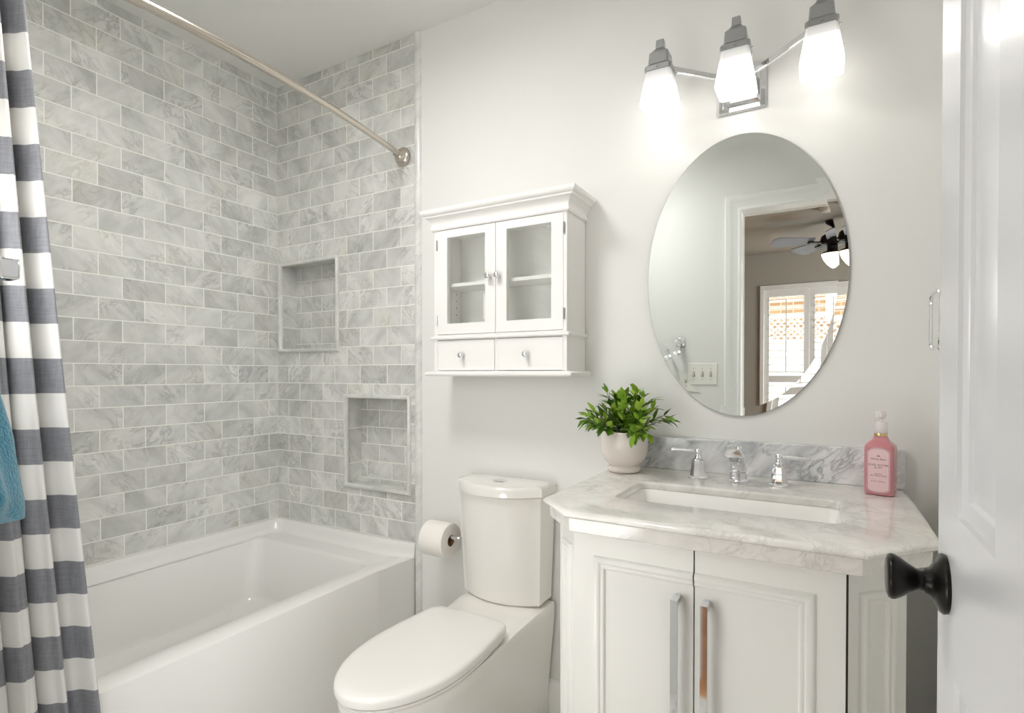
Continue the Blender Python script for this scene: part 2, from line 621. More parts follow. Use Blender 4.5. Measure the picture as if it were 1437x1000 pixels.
class MB:
    """collects shapes (in room coordinates) and links them as one mesh object"""
    def __init__(self):
        self.bm = bmesh.new()

    def box(self, a, b, mat=None):
        a, b = Vector(a), Vector(b)
        lo = Vector((min(a.x, b.x), min(a.y, b.y), min(a.z, b.z)))
        hi = Vector((max(a.x, b.x), max(a.y, b.y), max(a.z, b.z)))
        v = [self.bm.verts.new((x, y, z)) for z in (lo.z, hi.z) for y in (lo.y, hi.y) for x in (lo.x, hi.x)]
        for f in ((0, 2, 3, 1), (4, 5, 7, 6), (0, 1, 5, 4), (2, 6, 7, 3), (0, 4, 6, 2), (1, 3, 7, 5)):
            self.bm.faces.new([v[i] for i in f])
        return self

    def loft(self, rings, cap0=True, cap1=True, closed=True, mi=0):
        vs_ = [[self.bm.verts.new(p) for p in r] for r in rings]
        nn = len(rings[0])
        for i in range(len(rings) - 1):
            for j in range(nn if closed else nn - 1):
                k = (j + 1) % nn
                try:
                    f = self.bm.faces.new((vs_[i][j], vs_[i][k], vs_[i + 1][k], vs_[i + 1][j]))
                    f.material_index = mi
                except ValueError:
                    pass
        if cap0:
            self.bm.faces.new(list(reversed(vs_[0])))
        if cap1:
            self.bm.faces.new(vs_[-1])
        return self

    def lathe(self, prof, c, axis='Z', seg=32, cap=True):
        """prof: (r, h) pairs along the axis"""
        c = Vector(c)
        rings = []
        for r, h in prof:
            rr = []
            for i in range(seg):
                a = 2 * PI * i / seg
                x, y = r * math.cos(a), r * math.sin(a)
                p = {'Z': (x, y, h), 'X': (h, x, y), 'Y': (x, h, y)}[axis]
                rr.append(c + Vector(p))
            rings.append(rr)
        return self.loft(rings, cap, cap)

    def cyl(self, p0, p1, r0, r1=None, seg=20):
        return self.tube([p0, p1], [r0, r0 if r1 is None else r1], seg)

    def tube(self, path, r, seg=16, cap=True, sq=None):
        path = [Vector(p) for p in path]
        nn = len(path)
        rad = r if isinstance(r, (list, tuple)) else [r] * nn
        rings = []
        prev = None
        for i, p in enumerate(path):
            if i == 0:
                t = path[1] - p
            elif i == nn - 1:
                t = p - path[-2]
            else:
                t = (path[i + 1] - p).normalized() + (p - path[i - 1]).normalized()
            t.normalize()
            if prev is None:
                up = Vector((0, 0, 1)) if abs(t.z) < 0.9 else Vector((1, 0, 0))
                n1 = t.cross(up).normalized()
            else:
                n1 = (prev - t * prev.dot(t)).normalized()
            prev = n1
            n2 = t.cross(n1)
            if sq:
                w, h = sq
                rings.append([p + n1 * a * w * rad[i] + n2 * b_ * h * rad[i] for a, b_ in ((1, 1), (-1, 1), (-1, -1), (1, -1))])
            else:
                rings.append([p + (n1 * math.cos(2 * PI * k / seg) + n2 * math.sin(2 * PI * k / seg)) * rad[i] for k in range(seg)])
        return self.loft(rings, cap, cap)

    def sphere(self, c, r, seg=20, ring=12, scale=(1, 1, 1)):
        c = Vector(c)
        rings = []
        for i in range(1, ring):
            th = PI * i / ring
            rings.append([c + Vector((r * math.sin(th) * math.cos(2 * PI * k / seg) * scale[0],
                                      r * math.sin(th) * math.sin(2 * PI * k / seg) * scale[1],
                                      -r * math.cos(th) * scale[2])) for k in range(seg)])
        return self.loft(rings)

    def build(self, name, mat, parent=None, smooth=35, bevel=None, bseg=2, loc=None, recalc=True, sub=0):
        bm = self.bm
        if recalc:
            bmesh.ops.recalc_face_normals(bm, faces=bm.faces)
        base = top_loc(parent) if parent else (Vector(loc) if loc else Vector((0, 0, 0)))
        for v in bm.verts:
            v.co -= base
        me = bpy.data.meshes.new(name)
        bm.to_mesh(me)
        bm.free()
        if smooth is not None:
            me.polygons.foreach_set('use_smooth', [True] * len(me.polygons))
            me.set_sharp_from_angle(angle=math.radians(smooth))
        for mt in (mat if isinstance(mat, (list, tuple)) else [mat]):
            me.materials.append(mt)
        o = bpy.data.objects.new(name, me)
        COL.objects.link(o)
        if parent:
            o.parent = parent
        elif loc:
            o.location = loc
        if bevel:
            mod = o.modifiers.new('bevel', 'BEVEL')
            mod.width = bevel
            mod.segments = bseg
            mod.limit_method = 'ANGLE'
            mod.angle_limit = math.radians(40)
            mod.harden_normals = False
        if sub:
            mod = o.modifiers.new('subdivision', 'SUBSURF')
            mod.levels = sub
            mod.render_levels = sub
        return o


def struct(name, mb, mat, **kw):
    o = mb.build(name, mat, **kw)
    o['kind'] = 'structure'
    return o


def rrect(x0, x1, y0, y1, r, z, seg=6):
    """rounded rectangle ring in a horizontal plane, counter-clockwise"""
    pts = []
    for cx, cy, a0 in ((x1 - r, y1 - r, 0), (x0 + r, y1 - r, 90), (x0 + r, y0 + r, 180), (x1 - r, y0 + r, 270)):
        for i in range(seg + 1):
            a = math.radians(a0 + 90 * i / seg)
            pts.append(Vector((cx + r * math.cos(a), cy + r * math.sin(a), z)))
    return pts


def rrect_xz(x0, x1, z0, z1, r, y, seg=6):
    return [Vector((p.x, y, p.y)) for p in rrect(x0, x1, z0, z1, r, 0, seg)]


def frame_profile(mb, path, prof, closed=True):
    """sweep a moulding profile along a rectangle in the XZ plane (front faces -y).
    path: corners (x, z) counter-clockwise; prof: (inset towards the middle, protrusion towards -y, base y)"""
    nn = len(path)
    rings = []
    for i, (x, z) in enumerate(path):
        p = Vector((x, z))
        a = Vector(path[(i - 1) % nn]) - p
        b = Vector(path[(i + 1) % nn]) - p
        if not closed and i == 0:
            a = -b
        if not closed and i == nn - 1:
            b = -a
        a.normalize()
        b.normalize()
        nb = Vector((-b.y, b.x))       # left of the outgoing edge = inwards for ccw
        na = Vector((a.y, -a.x))
        m = (na + nb)
        m = m / max(0.2, m.dot(nb))
        rings.append([Vector((x + m.x * s, y, z + m.y * s)) for s, y in prof])
    vs_ = [[mb.bm.verts.new(p) for p in r] for r in rings]
    k = len(prof)
    for i in range(nn if closed else nn - 1):
        j = (i + 1) % nn
        for q in range(k - 1):
            mb.bm.faces.new((vs_[i][q], vs_[j][q], vs_[j][q + 1], vs_[i][q + 1]))
    return mb


# ------------------------------------------------------------------ room shell
struct('floor', MB().box((0, 0.0, -0.06), (XR, YF, 0)), M['mosaic'], smooth=None)
struct('ceiling', MB().box((-0.12, 0.12, CEIL), (XR + 0.12, YF - TF, CEIL + 0.08)), M['ceiling'], smooth=None)
struct('wall_left', MB().box((-0.12, 0.12, 0), (0, YF, CEIL)), M['tile_left'], smooth=None)
struct('wall_back', MB().box((TILE_X + 0.004, 0, 0), (XR + 0.12, 0.12, CEIL)), M['paint'], smooth=None)
struct('wall_right', MB().box((XR, 0, 0), (XR + 0.12, YF, CEIL)), M['paint'], smooth=None)
mb = MB()
mb.box((0, YF, 0), (OPEN_L - 0.02, YF - TF, CEIL))
mb.box((OPEN_R + 0.02, YF, 0), (XR + 0.12, YF - TF, CEIL))
mb.box((OPEN_L - 0.02, YF, OPEN_H + 0.02), (OPEN_R + 0.02, YF - TF, CEIL))
struct('wall_front', mb, M['paint'], smooth=None)

# tiled part of the back wall with its two recessed niches
N1 = (0.020, 0.394, 1.250, 1.648)
N2 = (0.441, 0.792, 0.673, 1.052)
ND = 0.090


def wall_with_holes(mb, x0, x1, z0, z1, y, holes):
    xs = sorted({x0, x1, *[h[0] for h in holes], *[h[1] for h in holes]})
    zs = sorted({z0, z1, *[h[2] for h in holes], *[h[3] for h in holes]})
    for i in range(len(xs) - 1):
        for j in range(len(zs) - 1):
            cx, cz = (xs[i] + xs[i + 1]) / 2, (zs[j] + zs[j + 1]) / 2
            if any(h[0] < cx < h[1] and h[2] < cz < h[3] for h in holes):
                continue
            v = [mb.bm.verts.new((a, y, b)) for a, b in ((xs[i], zs[j]), (xs[i + 1], zs[j]), (xs[i + 1], zs[j + 1]), (xs[i], zs[j + 1]))]
            mb.bm.faces.new(v)
    bmesh.ops.remove_doubles(mb.bm, verts=mb.bm.verts, dist=1e-5)


def quad(mb, pts):
    mb.bm.faces.new([mb.bm.verts.new(p) for p in pts])


mb = MB()
wall_with_holes(mb, 0, TILE_X, 0, CEIL, 0, [N1, N2])
quad(mb, [(TILE_X, 0, 0), (TILE_X, 0.12, 0), (TILE_X, 0.12, CEIL), (TILE_X, 0, CEIL)])
quad(mb, [(0, 0.12, 0), (0, 0.12, CEIL), (TILE_X, 0.12, CEIL), (TILE_X, 0.12, 0)])
struct('wall_back_alcove', mb, M['tile_back'], smooth=None, recalc=False)
for nm, (a, b, c, d) in (('wall_niche_upper', N1), ('wall_niche_lower', N2)):
    mb = MB()
    quad(mb, [(a, ND, c), (b, ND, c), (b, ND, d), (a, ND, d)])
    ob = struct(nm, mb, M['tile_niche'], smooth=None, recalc=False)
    mb = MB()
    quad(mb, [(a, 0, c), (a, ND, c), (a, ND, d), (a, 0, d)])
    quad(mb, [(b, 0, c), (b, 0, d), (b, ND, d), (b, ND, c)])
    quad(mb, [(a, 0, c), (b, 0, c), (b, ND, c), (a, ND, c)])
    quad(mb, [(a, 0, d), (a, ND, d), (b, ND, d), (b, 0, d)])
    struct(nm + '_sides', mb, M['tile_side'], smooth=None, recalc=False)

# rounded marble pencil strips: end of the tiling and around the niches
mb = MB()
prof = [(TILE_X, 0.0), (TILE_X, -0.006), (TILE_X + 0.004, -0.0105), (TILE_X + 0.011, -0.012), (TILE_X + 0.021, -0.0105), (TILE_X + 0.028, -0.006), (TILE_X + 0.031, 0.0)]
mb.loft([[Vector((x, y, z)) for x, y in prof] for z in (0.0, CEIL - 0.001)], closed=True)
struct('trim_1', mb, M['bullnose'], smooth=50)
pp = [(-0.008, 0.0), (-0.008, -0.006), (-0.004, -0.011), (0.002, -0.012), (0.007, -0.009), (0.009, 0.0), (0.009, 0.006)]
for i, (a, b, c, d) in enumerate((N1, N2)):
    mb = MB()
    aa = a
    frame_profile(mb, [(aa, c), (b, c), (b, d), (aa, d)], pp)
    struct('trim_%d' % (i + 2), mb, M['bullnose'], smooth=50)

# baseboards
bprof = [(0.0, 0.0), (0.0, 0.014), (0.085, 0.014), (0.095, 0.011), (0.105, 0.008), (0.110, 0.0)]
mb = MB()
mb.loft([[Vector((x, -d - 0.0005, z)) for z, d in bprof] for x in (TILE_X + 0.035, XR - 0.001)])
struct('baseboard_back', mb, M['trim'], smooth=40)
mb = MB()
mb.loft([[Vector((XR - d - 0.0005, y, z)) for z, d in bprof] for y in (-0.016, YF + 0.001)])
struct('baseboard_right', mb, M['trim'], smooth=40)
mb = MB()
mb.loft([[Vector((x, YF + d + 0.0005, z)) for z, d in bprof] for x in (0.86, OPEN_L - 0.10)])
struct('baseboard_front', mb, M['trim'], smooth=40)

# door lining and casing round the doorway (bathroom side and bedroom side)
mb = MB()
mb.box((OPEN_L - 0.02, YF - 0.0, 0), (OPEN_L, YF - TF, OPEN_H + 0.02))
mb.box((OPEN_R, YF, 0), (OPEN_R + 0.02, YF - TF, OPEN_H + 0.02))
mb.box((OPEN_L, YF, OPEN_H), (OPEN_R, YF - TF, OPEN_H + 0.02))
struct('trim_4', mb, M['trim'], smooth=None)


def casing(name, sgn, y0, right):
    mb = MB()
    cp = [(0.0, 0.0), (0.0, 0.011), (0.006, 0.013), (0.018, 0.010), (0.024, 0.012), (0.050, 0.013), (0.058, 0.017), (0.078, 0.018), (0.083, 0.014), (0.083, 0.0)]
    # three mitred runs: left, top, right
    L = OPEN_L + 0.004
    R = OPEN_R - 0.004
    H = OPEN_H - 0.004

    def ring(fx, fz, mx, mz):
        return [Vector((fx - mx * s, y0 + sgn * p, fz + mz * s)) for s, p in cp]
    rr = [ring(L, 0.0, 1, 0), ring(L, H, 1, 1), ring(R, H, -1, 1)]
    if right:
        rr.append(ring(R, 0.0, -1, 0))
    else:
        rr[2] = ring(XR - 0.002, H, 0, 1)
    mb.loft(rr, closed=True)
    struct(name, mb, M['trim'], smooth=30)


casing('trim_5', 1, YF, False)
casing('trim_6', -1, YF - TF, True)

# ------------------------------------------------------------------ bedroom seen in the mirror
BX0, BX1 = -0.6, 5.0
YB = YF - TF
struct('floor_bedroom', MB().box((BX0, YF, -0.06), (BX1, BED_Y, 0.0)), M['oak'], smooth=None)
struct('ceiling_bedroom', MB().box((BX0, YB, CEIL), (BX1, BED_Y - 0.12, CEIL + 0.08)), M['taupe'], smooth=None)
mb = MB()
mb.box((BX0, YB - 0.004, 0), (OPEN_L - 0.02, YB, CEIL))
mb.box((OPEN_R + 0.02, YB - 0.004, 0), (BX1, YB, CEIL))
mb.box((OPEN_L - 0.02, YB - 0.004, OPEN_H + 0.02), (OPEN_R + 0.02, YB, CEIL))
struct('wall_bedroom_near', mb, M['taupe'], smooth=None)
struct('wall_bedroom_left', MB().box((BX0 - 0.1, YB, 0), (BX0, BED_Y, CEIL)), M['taupe'], smooth=None)
mb = MB()  # wall left open for the added bedroom fill light
mb.box((BX1, YB, 0), (BX1 + 0.1, -2.6, CEIL))
mb.box((BX1, -4.2, 0), (BX1 + 0.1, BED_Y, CEIL))
mb.box((BX1, -2.6, 0), (BX1 + 0.1, -4.2, 0.6))
mb.box((BX1, -2.6, 2.2), (BX1 + 0.1, -4.2, CEIL))
struct('wall_bedroom_right', mb, M['taupe'], smooth=None)
WX0, WX1, WZ0, WZ1 = 1.60, 2.96, 0.14, 2.085
mb = MB()
mb.box((BX0, BED_Y, 0), (WX0, BED_Y - 0.12, CEIL))
mb.box((WX1, BED_Y, 0), (BX1, BED_Y - 0.12, CEIL))
mb.box((WX0, BED_Y, WZ1), (WX1, BED_Y - 0.12, CEIL))
mb.box((WX0, BED_Y, 0), (WX1, BED_Y - 0.12, WZ0))
struct('wall_bedroom_far', mb, M['taupe'], smooth=None)
win = root('window_1', (2.28, BED_Y, WZ0), 'bedroom window behind white shutters', 'window', kind='structure')
mb = MB()
mb.box((WX0 - 0.028, BED_Y + 0.02, WZ0 - 0.03), (WX0 + 0.012, BED_Y + 0.001, WZ1 + 0.03))
mb.box((WX1 - 0.012, BED_Y + 0.02, WZ0 - 0.03), (WX1 + 0.028, BED_Y + 0.001, WZ1 + 0.03))
mb.box((WX0 + 0.012, BED_Y + 0.02, WZ1 - 0.012), (WX1 - 0.012, BED_Y + 0.001, WZ1 + 0.03))
mb.box((WX0 + 0.012, BED_Y + 0.02, WZ0 - 0.03), (WX1 - 0.012, BED_Y + 0.001, WZ0 + 0.012))
mb.build('window_frame', M['trim'], win, bevel=0.003)
MB().box((WX0, BED_Y - 0.085, WZ0), (WX1, BED_Y - 0.089, WZ1)).build('window_pane', M['window_glass'], win, smooth=None)

# shutters: frame, louvres, tilt rod
pw = (WX1 - WX0 - 0.030) / 3
for k in range(3):
    x0 = WX0 + 0.013 + k * (pw + 0.002)
    x1 = x0 + pw
    z0, z1 = WZ0 + 0.014, WZ1 - 0.014
    lab = ['leftmost white louvred shutter panel of the bedroom window seen in the mirror', 'white louvred shutter panel in the middle of the bedroom window seen in the mirror',
           'rightmost white louvred shutter panel of the bedroom window, at the rim of the mirror'][k]
    sh = root('window_shutter', ((x0 + x1) / 2, BED_Y - 0.02, z0), lab, 'shutter', 'louvred shutters on the bedroom window')
    y0, y1 = BED_Y - 0.006, BED_Y - 0.034
    st = 0.052
    zm = 1.083
    mb = MB()
    mb.box((x0, y0, z0), (x0 + st, y1, z1))
    mb.box((x1 - st, y0, z0), (x1, y1, z1))
    mb.box((x0 + st, y0, z1 - 0.085), (x1 - st, y1, z1))
    mb.box((x0 + st, y0, z0), (x1 - st, y1, z0 + 0.10))
    mb.box((x0 + st, y0, zm - 0.036), (x1 - st, y1, zm + 0.036))
    mb.build('frame', M['trim'], sh, bevel=0.002)
    mb = MB()
    for (a, b) in ((z0 + 0.10, zm - 0.036), (zm + 0.036, z1 - 0.085)):
        nl = max(1, round((b - a) / 0.080))
        for i in range(nl):
            zc = a + (i + 0.5) * (b - a) / nl
            ring = []
            for q in range(10):
                t = 2 * PI * q / 10
                ring.append((math.cos(t) * 0.036, math.sin(t) * 0.0045))
            tl = math.radians(8)
            R_ = [(c_ * math.cos(tl) - s_ * math.sin(tl), c_ * math.sin(tl) + s_ * math.cos(tl)) for c_, s_ in ring]
            mb.loft([[Vector((xx, (y0 + y1) / 2 + p, zc + q)) for p, q in R_] for xx in (x0 + st + 0.001, x1 - st - 0.001)])
    mb.build('louvers', M['trim'], sh)
    mb = MB()
    for (a, b) in ((z0 + 0.13, zm - 0.08), (zm + 0.08, z1 - 0.12)):
        mb.box(((x0 + x1) / 2 - 0.005, y0 + 0.034, a), ((x0 + x1) / 2 + 0.005, y0 + 0.026, b))
    mb.build('tilt_rod', M['trim'], sh, bevel=0.001)

# garden behind the window
struct('ground', MB().box((-8, BED_Y - 0.13, -0.5), (14, -16, -0.1)), M['grass'], smooth=None)
fen = root('garden_fence', (2.5, -7.2, -0.1), 'white garden fence with a lattice top outside the bedroom window', 'fence')
MB().box((-2, -7.2, -0.1), (7, -7.24, 1.60)).build('panel', M['fence'], fen, smooth=None)
mb = MB()
zz0, zz1 = 1.60, 1.96
for i in range(100):
    x = -1 + i * 0.085
    mb.tube([(x, -7.20, zz0), (x + 0.36, -7.20, zz1)], 0.016, sq=(1, 0.5))
    mb.tube([(x + 0.36, -7.215, zz0), (x, -7.215, zz1)], 0.016, sq=(1, 0.5))
mb.build('lattice', M['fence'], fen, smooth=None)
mb = MB()
mb.box((-2, -7.17, 1.57), (7, -7.25, 1.63))
mb.box((-2, -7.17, 1.94), (7, -7.25, 2.00))
mb.build('rail', M['fence'], fen, smooth=None)
hs = root('neighbour_house', (3, -11, -0.1), 'brown brick house wall beyond the lattice garden fence', 'house')
MB().box((-6, -11, -0.1), (12, -11.4, 5.0)).build('wall', M['brick'], hs, smooth=None)
for x in (-1.0, 2.2, 5.4):
    MB().box((x, -10.96, 2.2), (x + 1.0, -11.02, 3.6)).build('window', M['trim'], hs, smooth=None)

# ceiling fan
fan = root('ceiling_fan', (2.266, -3.85, CEIL), 'dark ceiling fan with grey blades and a glowing bowl lamp in the bedroom', 'ceiling fan')
FX, FY = 2.266, -3.85
MB().lathe([(0.001, CEIL - 0.001), (0.065, CEIL - 0.001), (0.06, 2.445), (0.03, 2.425), (0.02, 2.415)], (FX, FY, 0)).build('canopy', M['darkmetal'], fan)
MB().cyl((FX, FY, 2.43), (FX, FY, 2.36), 0.014).build('rod', M['darkmetal'], fan)
MB().lathe([(0.014, 2.40), (0.03, 2.385), (0.06, 2.36), (0.095, 2.335), (0.105, 2.30), (0.095, 2.265), (0.05, 2.245), (0.05, 2.205), (0.085, 2.195), (0.085, 2.18)], (FX, FY, 0)).build('motor', M['darkmetal'], fan)
MB().lathe([(0.001, 2.055), (0.016, 2.06), (0.048, 2.09), (0.076, 2.13), (0.090, 2.165), (0.093, 2.18), (0.087, 2.18)], (FX, FY, 0)).build('lamp_bowl', M['fanbowl'], fan)
for k in range(5):
    a = math.radians(160 + 72 * k)
    ca, sa = math.cos(a), math.sin(a)
    mb = MB()

    def P(r, w, z):
        return Vector((FX + ca * r - sa * w, FY + sa * r + ca * w, z))
    pl = [(0.16, -0.055), (0.30, -0.068), (0.46, -0.080), (0.50, -0.045), (0.50, 0.045), (0.46, 0.080), (0.30, 0.068), (0.16, 0.055)]
    mb.loft([[P(r, w, 2.292 - w * 0.28) for r, w in pl], [P(r, w, 2.298 - w * 0.28) for r, w in pl]])
    bl = mb.build('blade', M['fanblade'], fan, smooth=None)
    mb = MB()
    mb.loft([[P(r, w, zz) for r, w in ((0.08, -0.018), (0.20, -0.03), (0.20, 0.03), (0.08, 0.018))] for zz in (2.276, 2.286)])
    mb.build('blade_arm', M['darkmetal'], bl, smooth=None)
sd = MB().lathe([(0.001, CEIL - 0.036), (0.03, CEIL - 0.036), (0.05, CEIL - 0.030), (0.062, CEIL - 0.018), (0.066, CEIL - 0.001)], (2.222, -3.39, 0), seg=28)
o = sd.build('smoke_detector', M['plate'], loc=(2.222, -3.39, CEIL - 0.001))
tag(o, 'round white smoke detector on the bedroom ceiling near the fan', 'smoke detector')

# ------------------------------------------------------------------ added fill lamp on the bathroom ceiling (above the picture)
cl = root('added_ceiling_lamp', (FILL_LAMP[0], FILL_LAMP[1], CEIL), 'added round ceiling lamp out of view that brightens the bathroom', 'ceiling light')
cx, cy = FILL_LAMP
MB().lathe([(0.001, CEIL - 0.001), (0.24, CEIL - 0.001), (0.245, CEIL - 0.02), (0.24, CEIL - 0.03), (0.228, CEIL - 0.03)], (cx, cy, 0), seg=48).build('rim', M['chrome'], cl)
MB().lathe([(0.228, CEIL - 0.03), (0.222, CEIL - 0.05), (0.17, CEIL - 0.078), (0.09, CEIL - 0.094), (0.001, CEIL - 0.098)], (cx, cy, 0), seg=48).build('diffuser', M['fillglass'], cl)

# ------------------------------------------------------------------ bathroom door, standing open on the right
dr = root('door_1', (2.333, YF + 0.01, 0.008), 'white panelled bathroom door standing open at the right edge', 'door', kind='structure')
DX = 2.313
DY0, DY1 = -1.003, YF + 0.012
mb = MB()
TOPZ = 2.025
cols = [(-1.086, -1.208), (-1.318, -1.440)]     # panel columns (outer edges of the sticking)
rows = [(0.22, 0.885), (1.037, 1.80)]
rows3 = [(0.22, 0.891), (1.028, 1.72), (1.81, 1.95)]
ys = sorted({DY0, DY1, *[c for p in cols for c in p]}, reverse=True)
zs = sorted({0.008, TOPZ, *[c for p in rows3 for c in p]})
for sx, fx in ((-1, DX), (1, DX + 0.035)):
    for i in range(len(ys) - 1):
        for j in range(len(zs) - 1):
            cyy, czz = (ys[i] + ys[i + 1]) / 2, (zs[j] + zs[j + 1]) / 2
            pan = any(p[1] < cyy < p[0] for p in cols) and any(r[0] < czz < r[1] for r in rows3)
            if not pan:
                quad(mb, [(fx, ys[i], zs[j]), (fx, ys[i + 1], zs[j]), (fx, ys[i + 1], zs[j + 1]), (fx, ys[i], zs[j + 1])])
            else:
                steps = [(0.0, 0.0), (0.002, 0.003), (0.008, 0.0045), (0.014, 0.0055), (0.017, 0.008), (0.019, 0.008), (0.030, 0.006)]
                rr = []
                for ins, dep in steps:
                    ins = min(ins, abs(ys[i] - ys[i + 1]) / 2 - 0.004)
                    d = fx - sx * dep
                    rr.append([Vector((d, ys[i] - ins, zs[j] + ins)), Vector((d, ys[i + 1] + ins, zs[j] + ins)),
                               Vector((d, ys[i + 1] + ins, zs[j + 1] - ins)), Vector((d, ys[i] - ins, zs[j + 1] - ins))])
                mb.loft(rr, cap0=False, cap1=True)
quad(mb, [(DX, DY0, 0.008), (DX + 0.035, DY0, 0.008), (DX + 0.035, DY0, TOPZ), (DX, DY0, TOPZ)])
quad(mb, [(DX, DY1, 0.008), (DX, DY1, TOPZ), (DX + 0.035, DY1, TOPZ), (DX + 0.035, DY1, 0.008)])
quad(mb, [(DX, DY0, TOPZ), (DX + 0.035, DY0, TOPZ), (DX + 0.035, DY1, TOPZ), (DX, DY1, TOPZ)])
quad(mb, [(DX, DY0, 0.008), (DX, DY1, 0.008), (DX + 0.035, DY1, 0.008), (DX + 0.035, DY0, 0.008)])
bmesh.ops.remove_doubles(mb.bm, verts=mb.bm.verts, dist=1e-5)
mb.build('door_leaf', M['door'], dr, smooth=20)
KY, KZ = -1.045, 0.957
kp = [(0.001, 0.0), (0.0260, 0.0), (0.0270, 0.003), (0.0250, 0.0058), (0.017, 0.0095), (0.0125, 0.0128), (0.0112, 0.0165), (0.0090, 0.0175), (0.0090, 0.0200), (0.0102, 0.0222),
      (0.0140, 0.0285), (0.0180, 0.0340), (0.0203, 0.0385), (0.0208, 0.0415), (0.0196, 0.0440), (0.0155, 0.0455), (0.001, 0.0460)]
MB().lathe([(r, -h) for r, h in kp], (DX, KY, KZ), 'X', 40).build('door_knob', M['bronze'], dr, smooth=50)
MB().lathe([(r, h) for r, h in kp], (DX + 0.035, KY, KZ), 'X', 40).build('door_knob', M['bronze'], dr, smooth=50)
mb = MB()
for z in (0.25, 1.0, 1.78):
    mb.cyl((DX - 0.004, DY1 - 0.004, z), (DX - 0.004, DY1 - 0.004, z + 0.09), 0.006)
mb.build('hinge', M['bronze'], dr)

# ------------------------------------------------------------------ bathtub
def tub_front(y):
    return 0.822 - 0.022 * min(1.0, -y / 0.45) if y > -0.45 else 0.800


tub = root('bathtub', (0.41, -0.78, 0), 'white alcove bathtub with a plain apron below the grey marble tiles', 'bathtub')
mb = MB()
YE = YF + 0.002
ZR = 0.428
# apron outside and rim, then the basin: matching rounded rectangles
NR = 10


def tub_ring(x0, x1, y0, y1, r, z):
    return rrect(x0, x1, y0, y1, r, z, NR)


x1 = 0.803
rings = [
    tub_ring(0.002, x1 - 0.004, YE, -0.002, 0.004, 0.0),
    tub_ring(0.002, x1 - 0.001, YE, -0.002, 0.004, 0.03),
    tub_ring(0.002, x1, YE, -0.002, 0.004, ZR - 0.006),
    tub_ring(0.002, x1 - 0.0018, YE, -0.002, 0.004, ZR - 0.0018),
    tub_ring(0.002, x1 - 0.006, YE, -0.002, 0.006, ZR),
    tub_ring(0.045, 0.727, YE + 0.05, -0.135, 0.05, ZR),
    tub_ring(0.053, 0.719, YE + 0.06, -0.143, 0.05, ZR - 0.004),
    tub_ring(0.058, 0.714, YE + 0.07, -0.150, 0.05, ZR - 0.014),
    tub_ring(0.085, 0.690, YE + 0.10, -0.185, 0.07, 0.20),
    tub_ring(0.095, 0.680, YE + 0.11, -0.196, 0.075, 0.180),
    tub_ring(0.125, 0.650, YE + 0.16, -0.225, 0.08, 0.168),
    tub_ring(0.140, 0.635, YE + 0.18, -0.245, 0.09, 0.150),
    tub_ring(0.165, 0.610, YE + 0.24, -0.285, 0.11, 0.085),
    tub_ring(0.220, 0.560, YE + 0.32, -0.36, 0.12, 0.068),
]
mb.loft(rings)
body = mb.build('body', M['acrylic'], tub, smooth=40)
# raised lip against the tiled walls
mb = MB()
lp = [(0.001, ZR - 0.01), (0.001, 0.478), (0.010, 0.479), (0.019, 0.474), (0.025, 0.462), (0.030, 0.444), (0.040, 0.433), (0.055, ZR - 0.002)]
rr = []
c0 = 0.05
path = []
path.append((1, 0, 0, YE))                   # along the left wall: offset +x
rr.append([Vector((0.001 + d, YE, z)) for d, z in lp])
for i in range(9):
    a = PI / 2 * i / 8
    # inside corner: the offset direction swings from +x to -y with a rounded inner line
    ox, oy = 1.0, -1.0
    ring = []
    for d, z in lp:
        rad = 0.045 * min(1.0, d / 0.02)
        cxx, cyy = d + rad, -d - rad
        ring.append(Vector((0.001 + cxx - rad * math.cos(a), cyy + rad * math.sin(a) - 0.001, z)))
    rr.append(ring)
rr.append([Vector((x1 - 0.12, -0.001 - d, z)) for d, z in lp])
rr.append([Vector((x1 - 0.03, -0.001 - d * 0.7, z)) for d, z in lp])
rr.append([Vector((TILE_X - 0.003, -0.001 - d * 0.22, z)) for d, z in lp])
mb.loft(rr, closed=False, cap0=False, cap1=False)
mb.bm.faces.new([mb.bm.verts.new(p) for p in rr[-1]])
mb.build('wall_lip', M['acrylic'], tub, smooth=50, recalc=True)
# rounded return of the apron against the end strip
mb = MB()
mb.loft([[Vector((x1 - 0.012, -0.001, z)), Vector((TILE_X - 0.003, -0.001, z)), Vector((TILE_X - 0.005, -0.02, z)), Vector((x1 + 0.006, -0.10, z)), Vector((x1 - 0.001, -0.20, z)), Vector((x1 - 0.012, -0.20, z))] for z in (0.0, ZR - 0.006, ZR - 0.0005)])
mb.build('apron_return', M['acrylic'], tub, smooth=60, bevel=0.004)
MB().lathe([(0.001, 0.004), (0.028, 0.004), (0.032, 0.0)], (0.39, -1.1, 0.069)).build('drain', M['chrome'], tub)

# ------------------------------------------------------------------ shower rod and curtain
ROD_Z = 2.0


def rod_x(y):
    return 0.765 + 0.090 * math.sin(PI * min(1, max(0, -y / 1.55)))


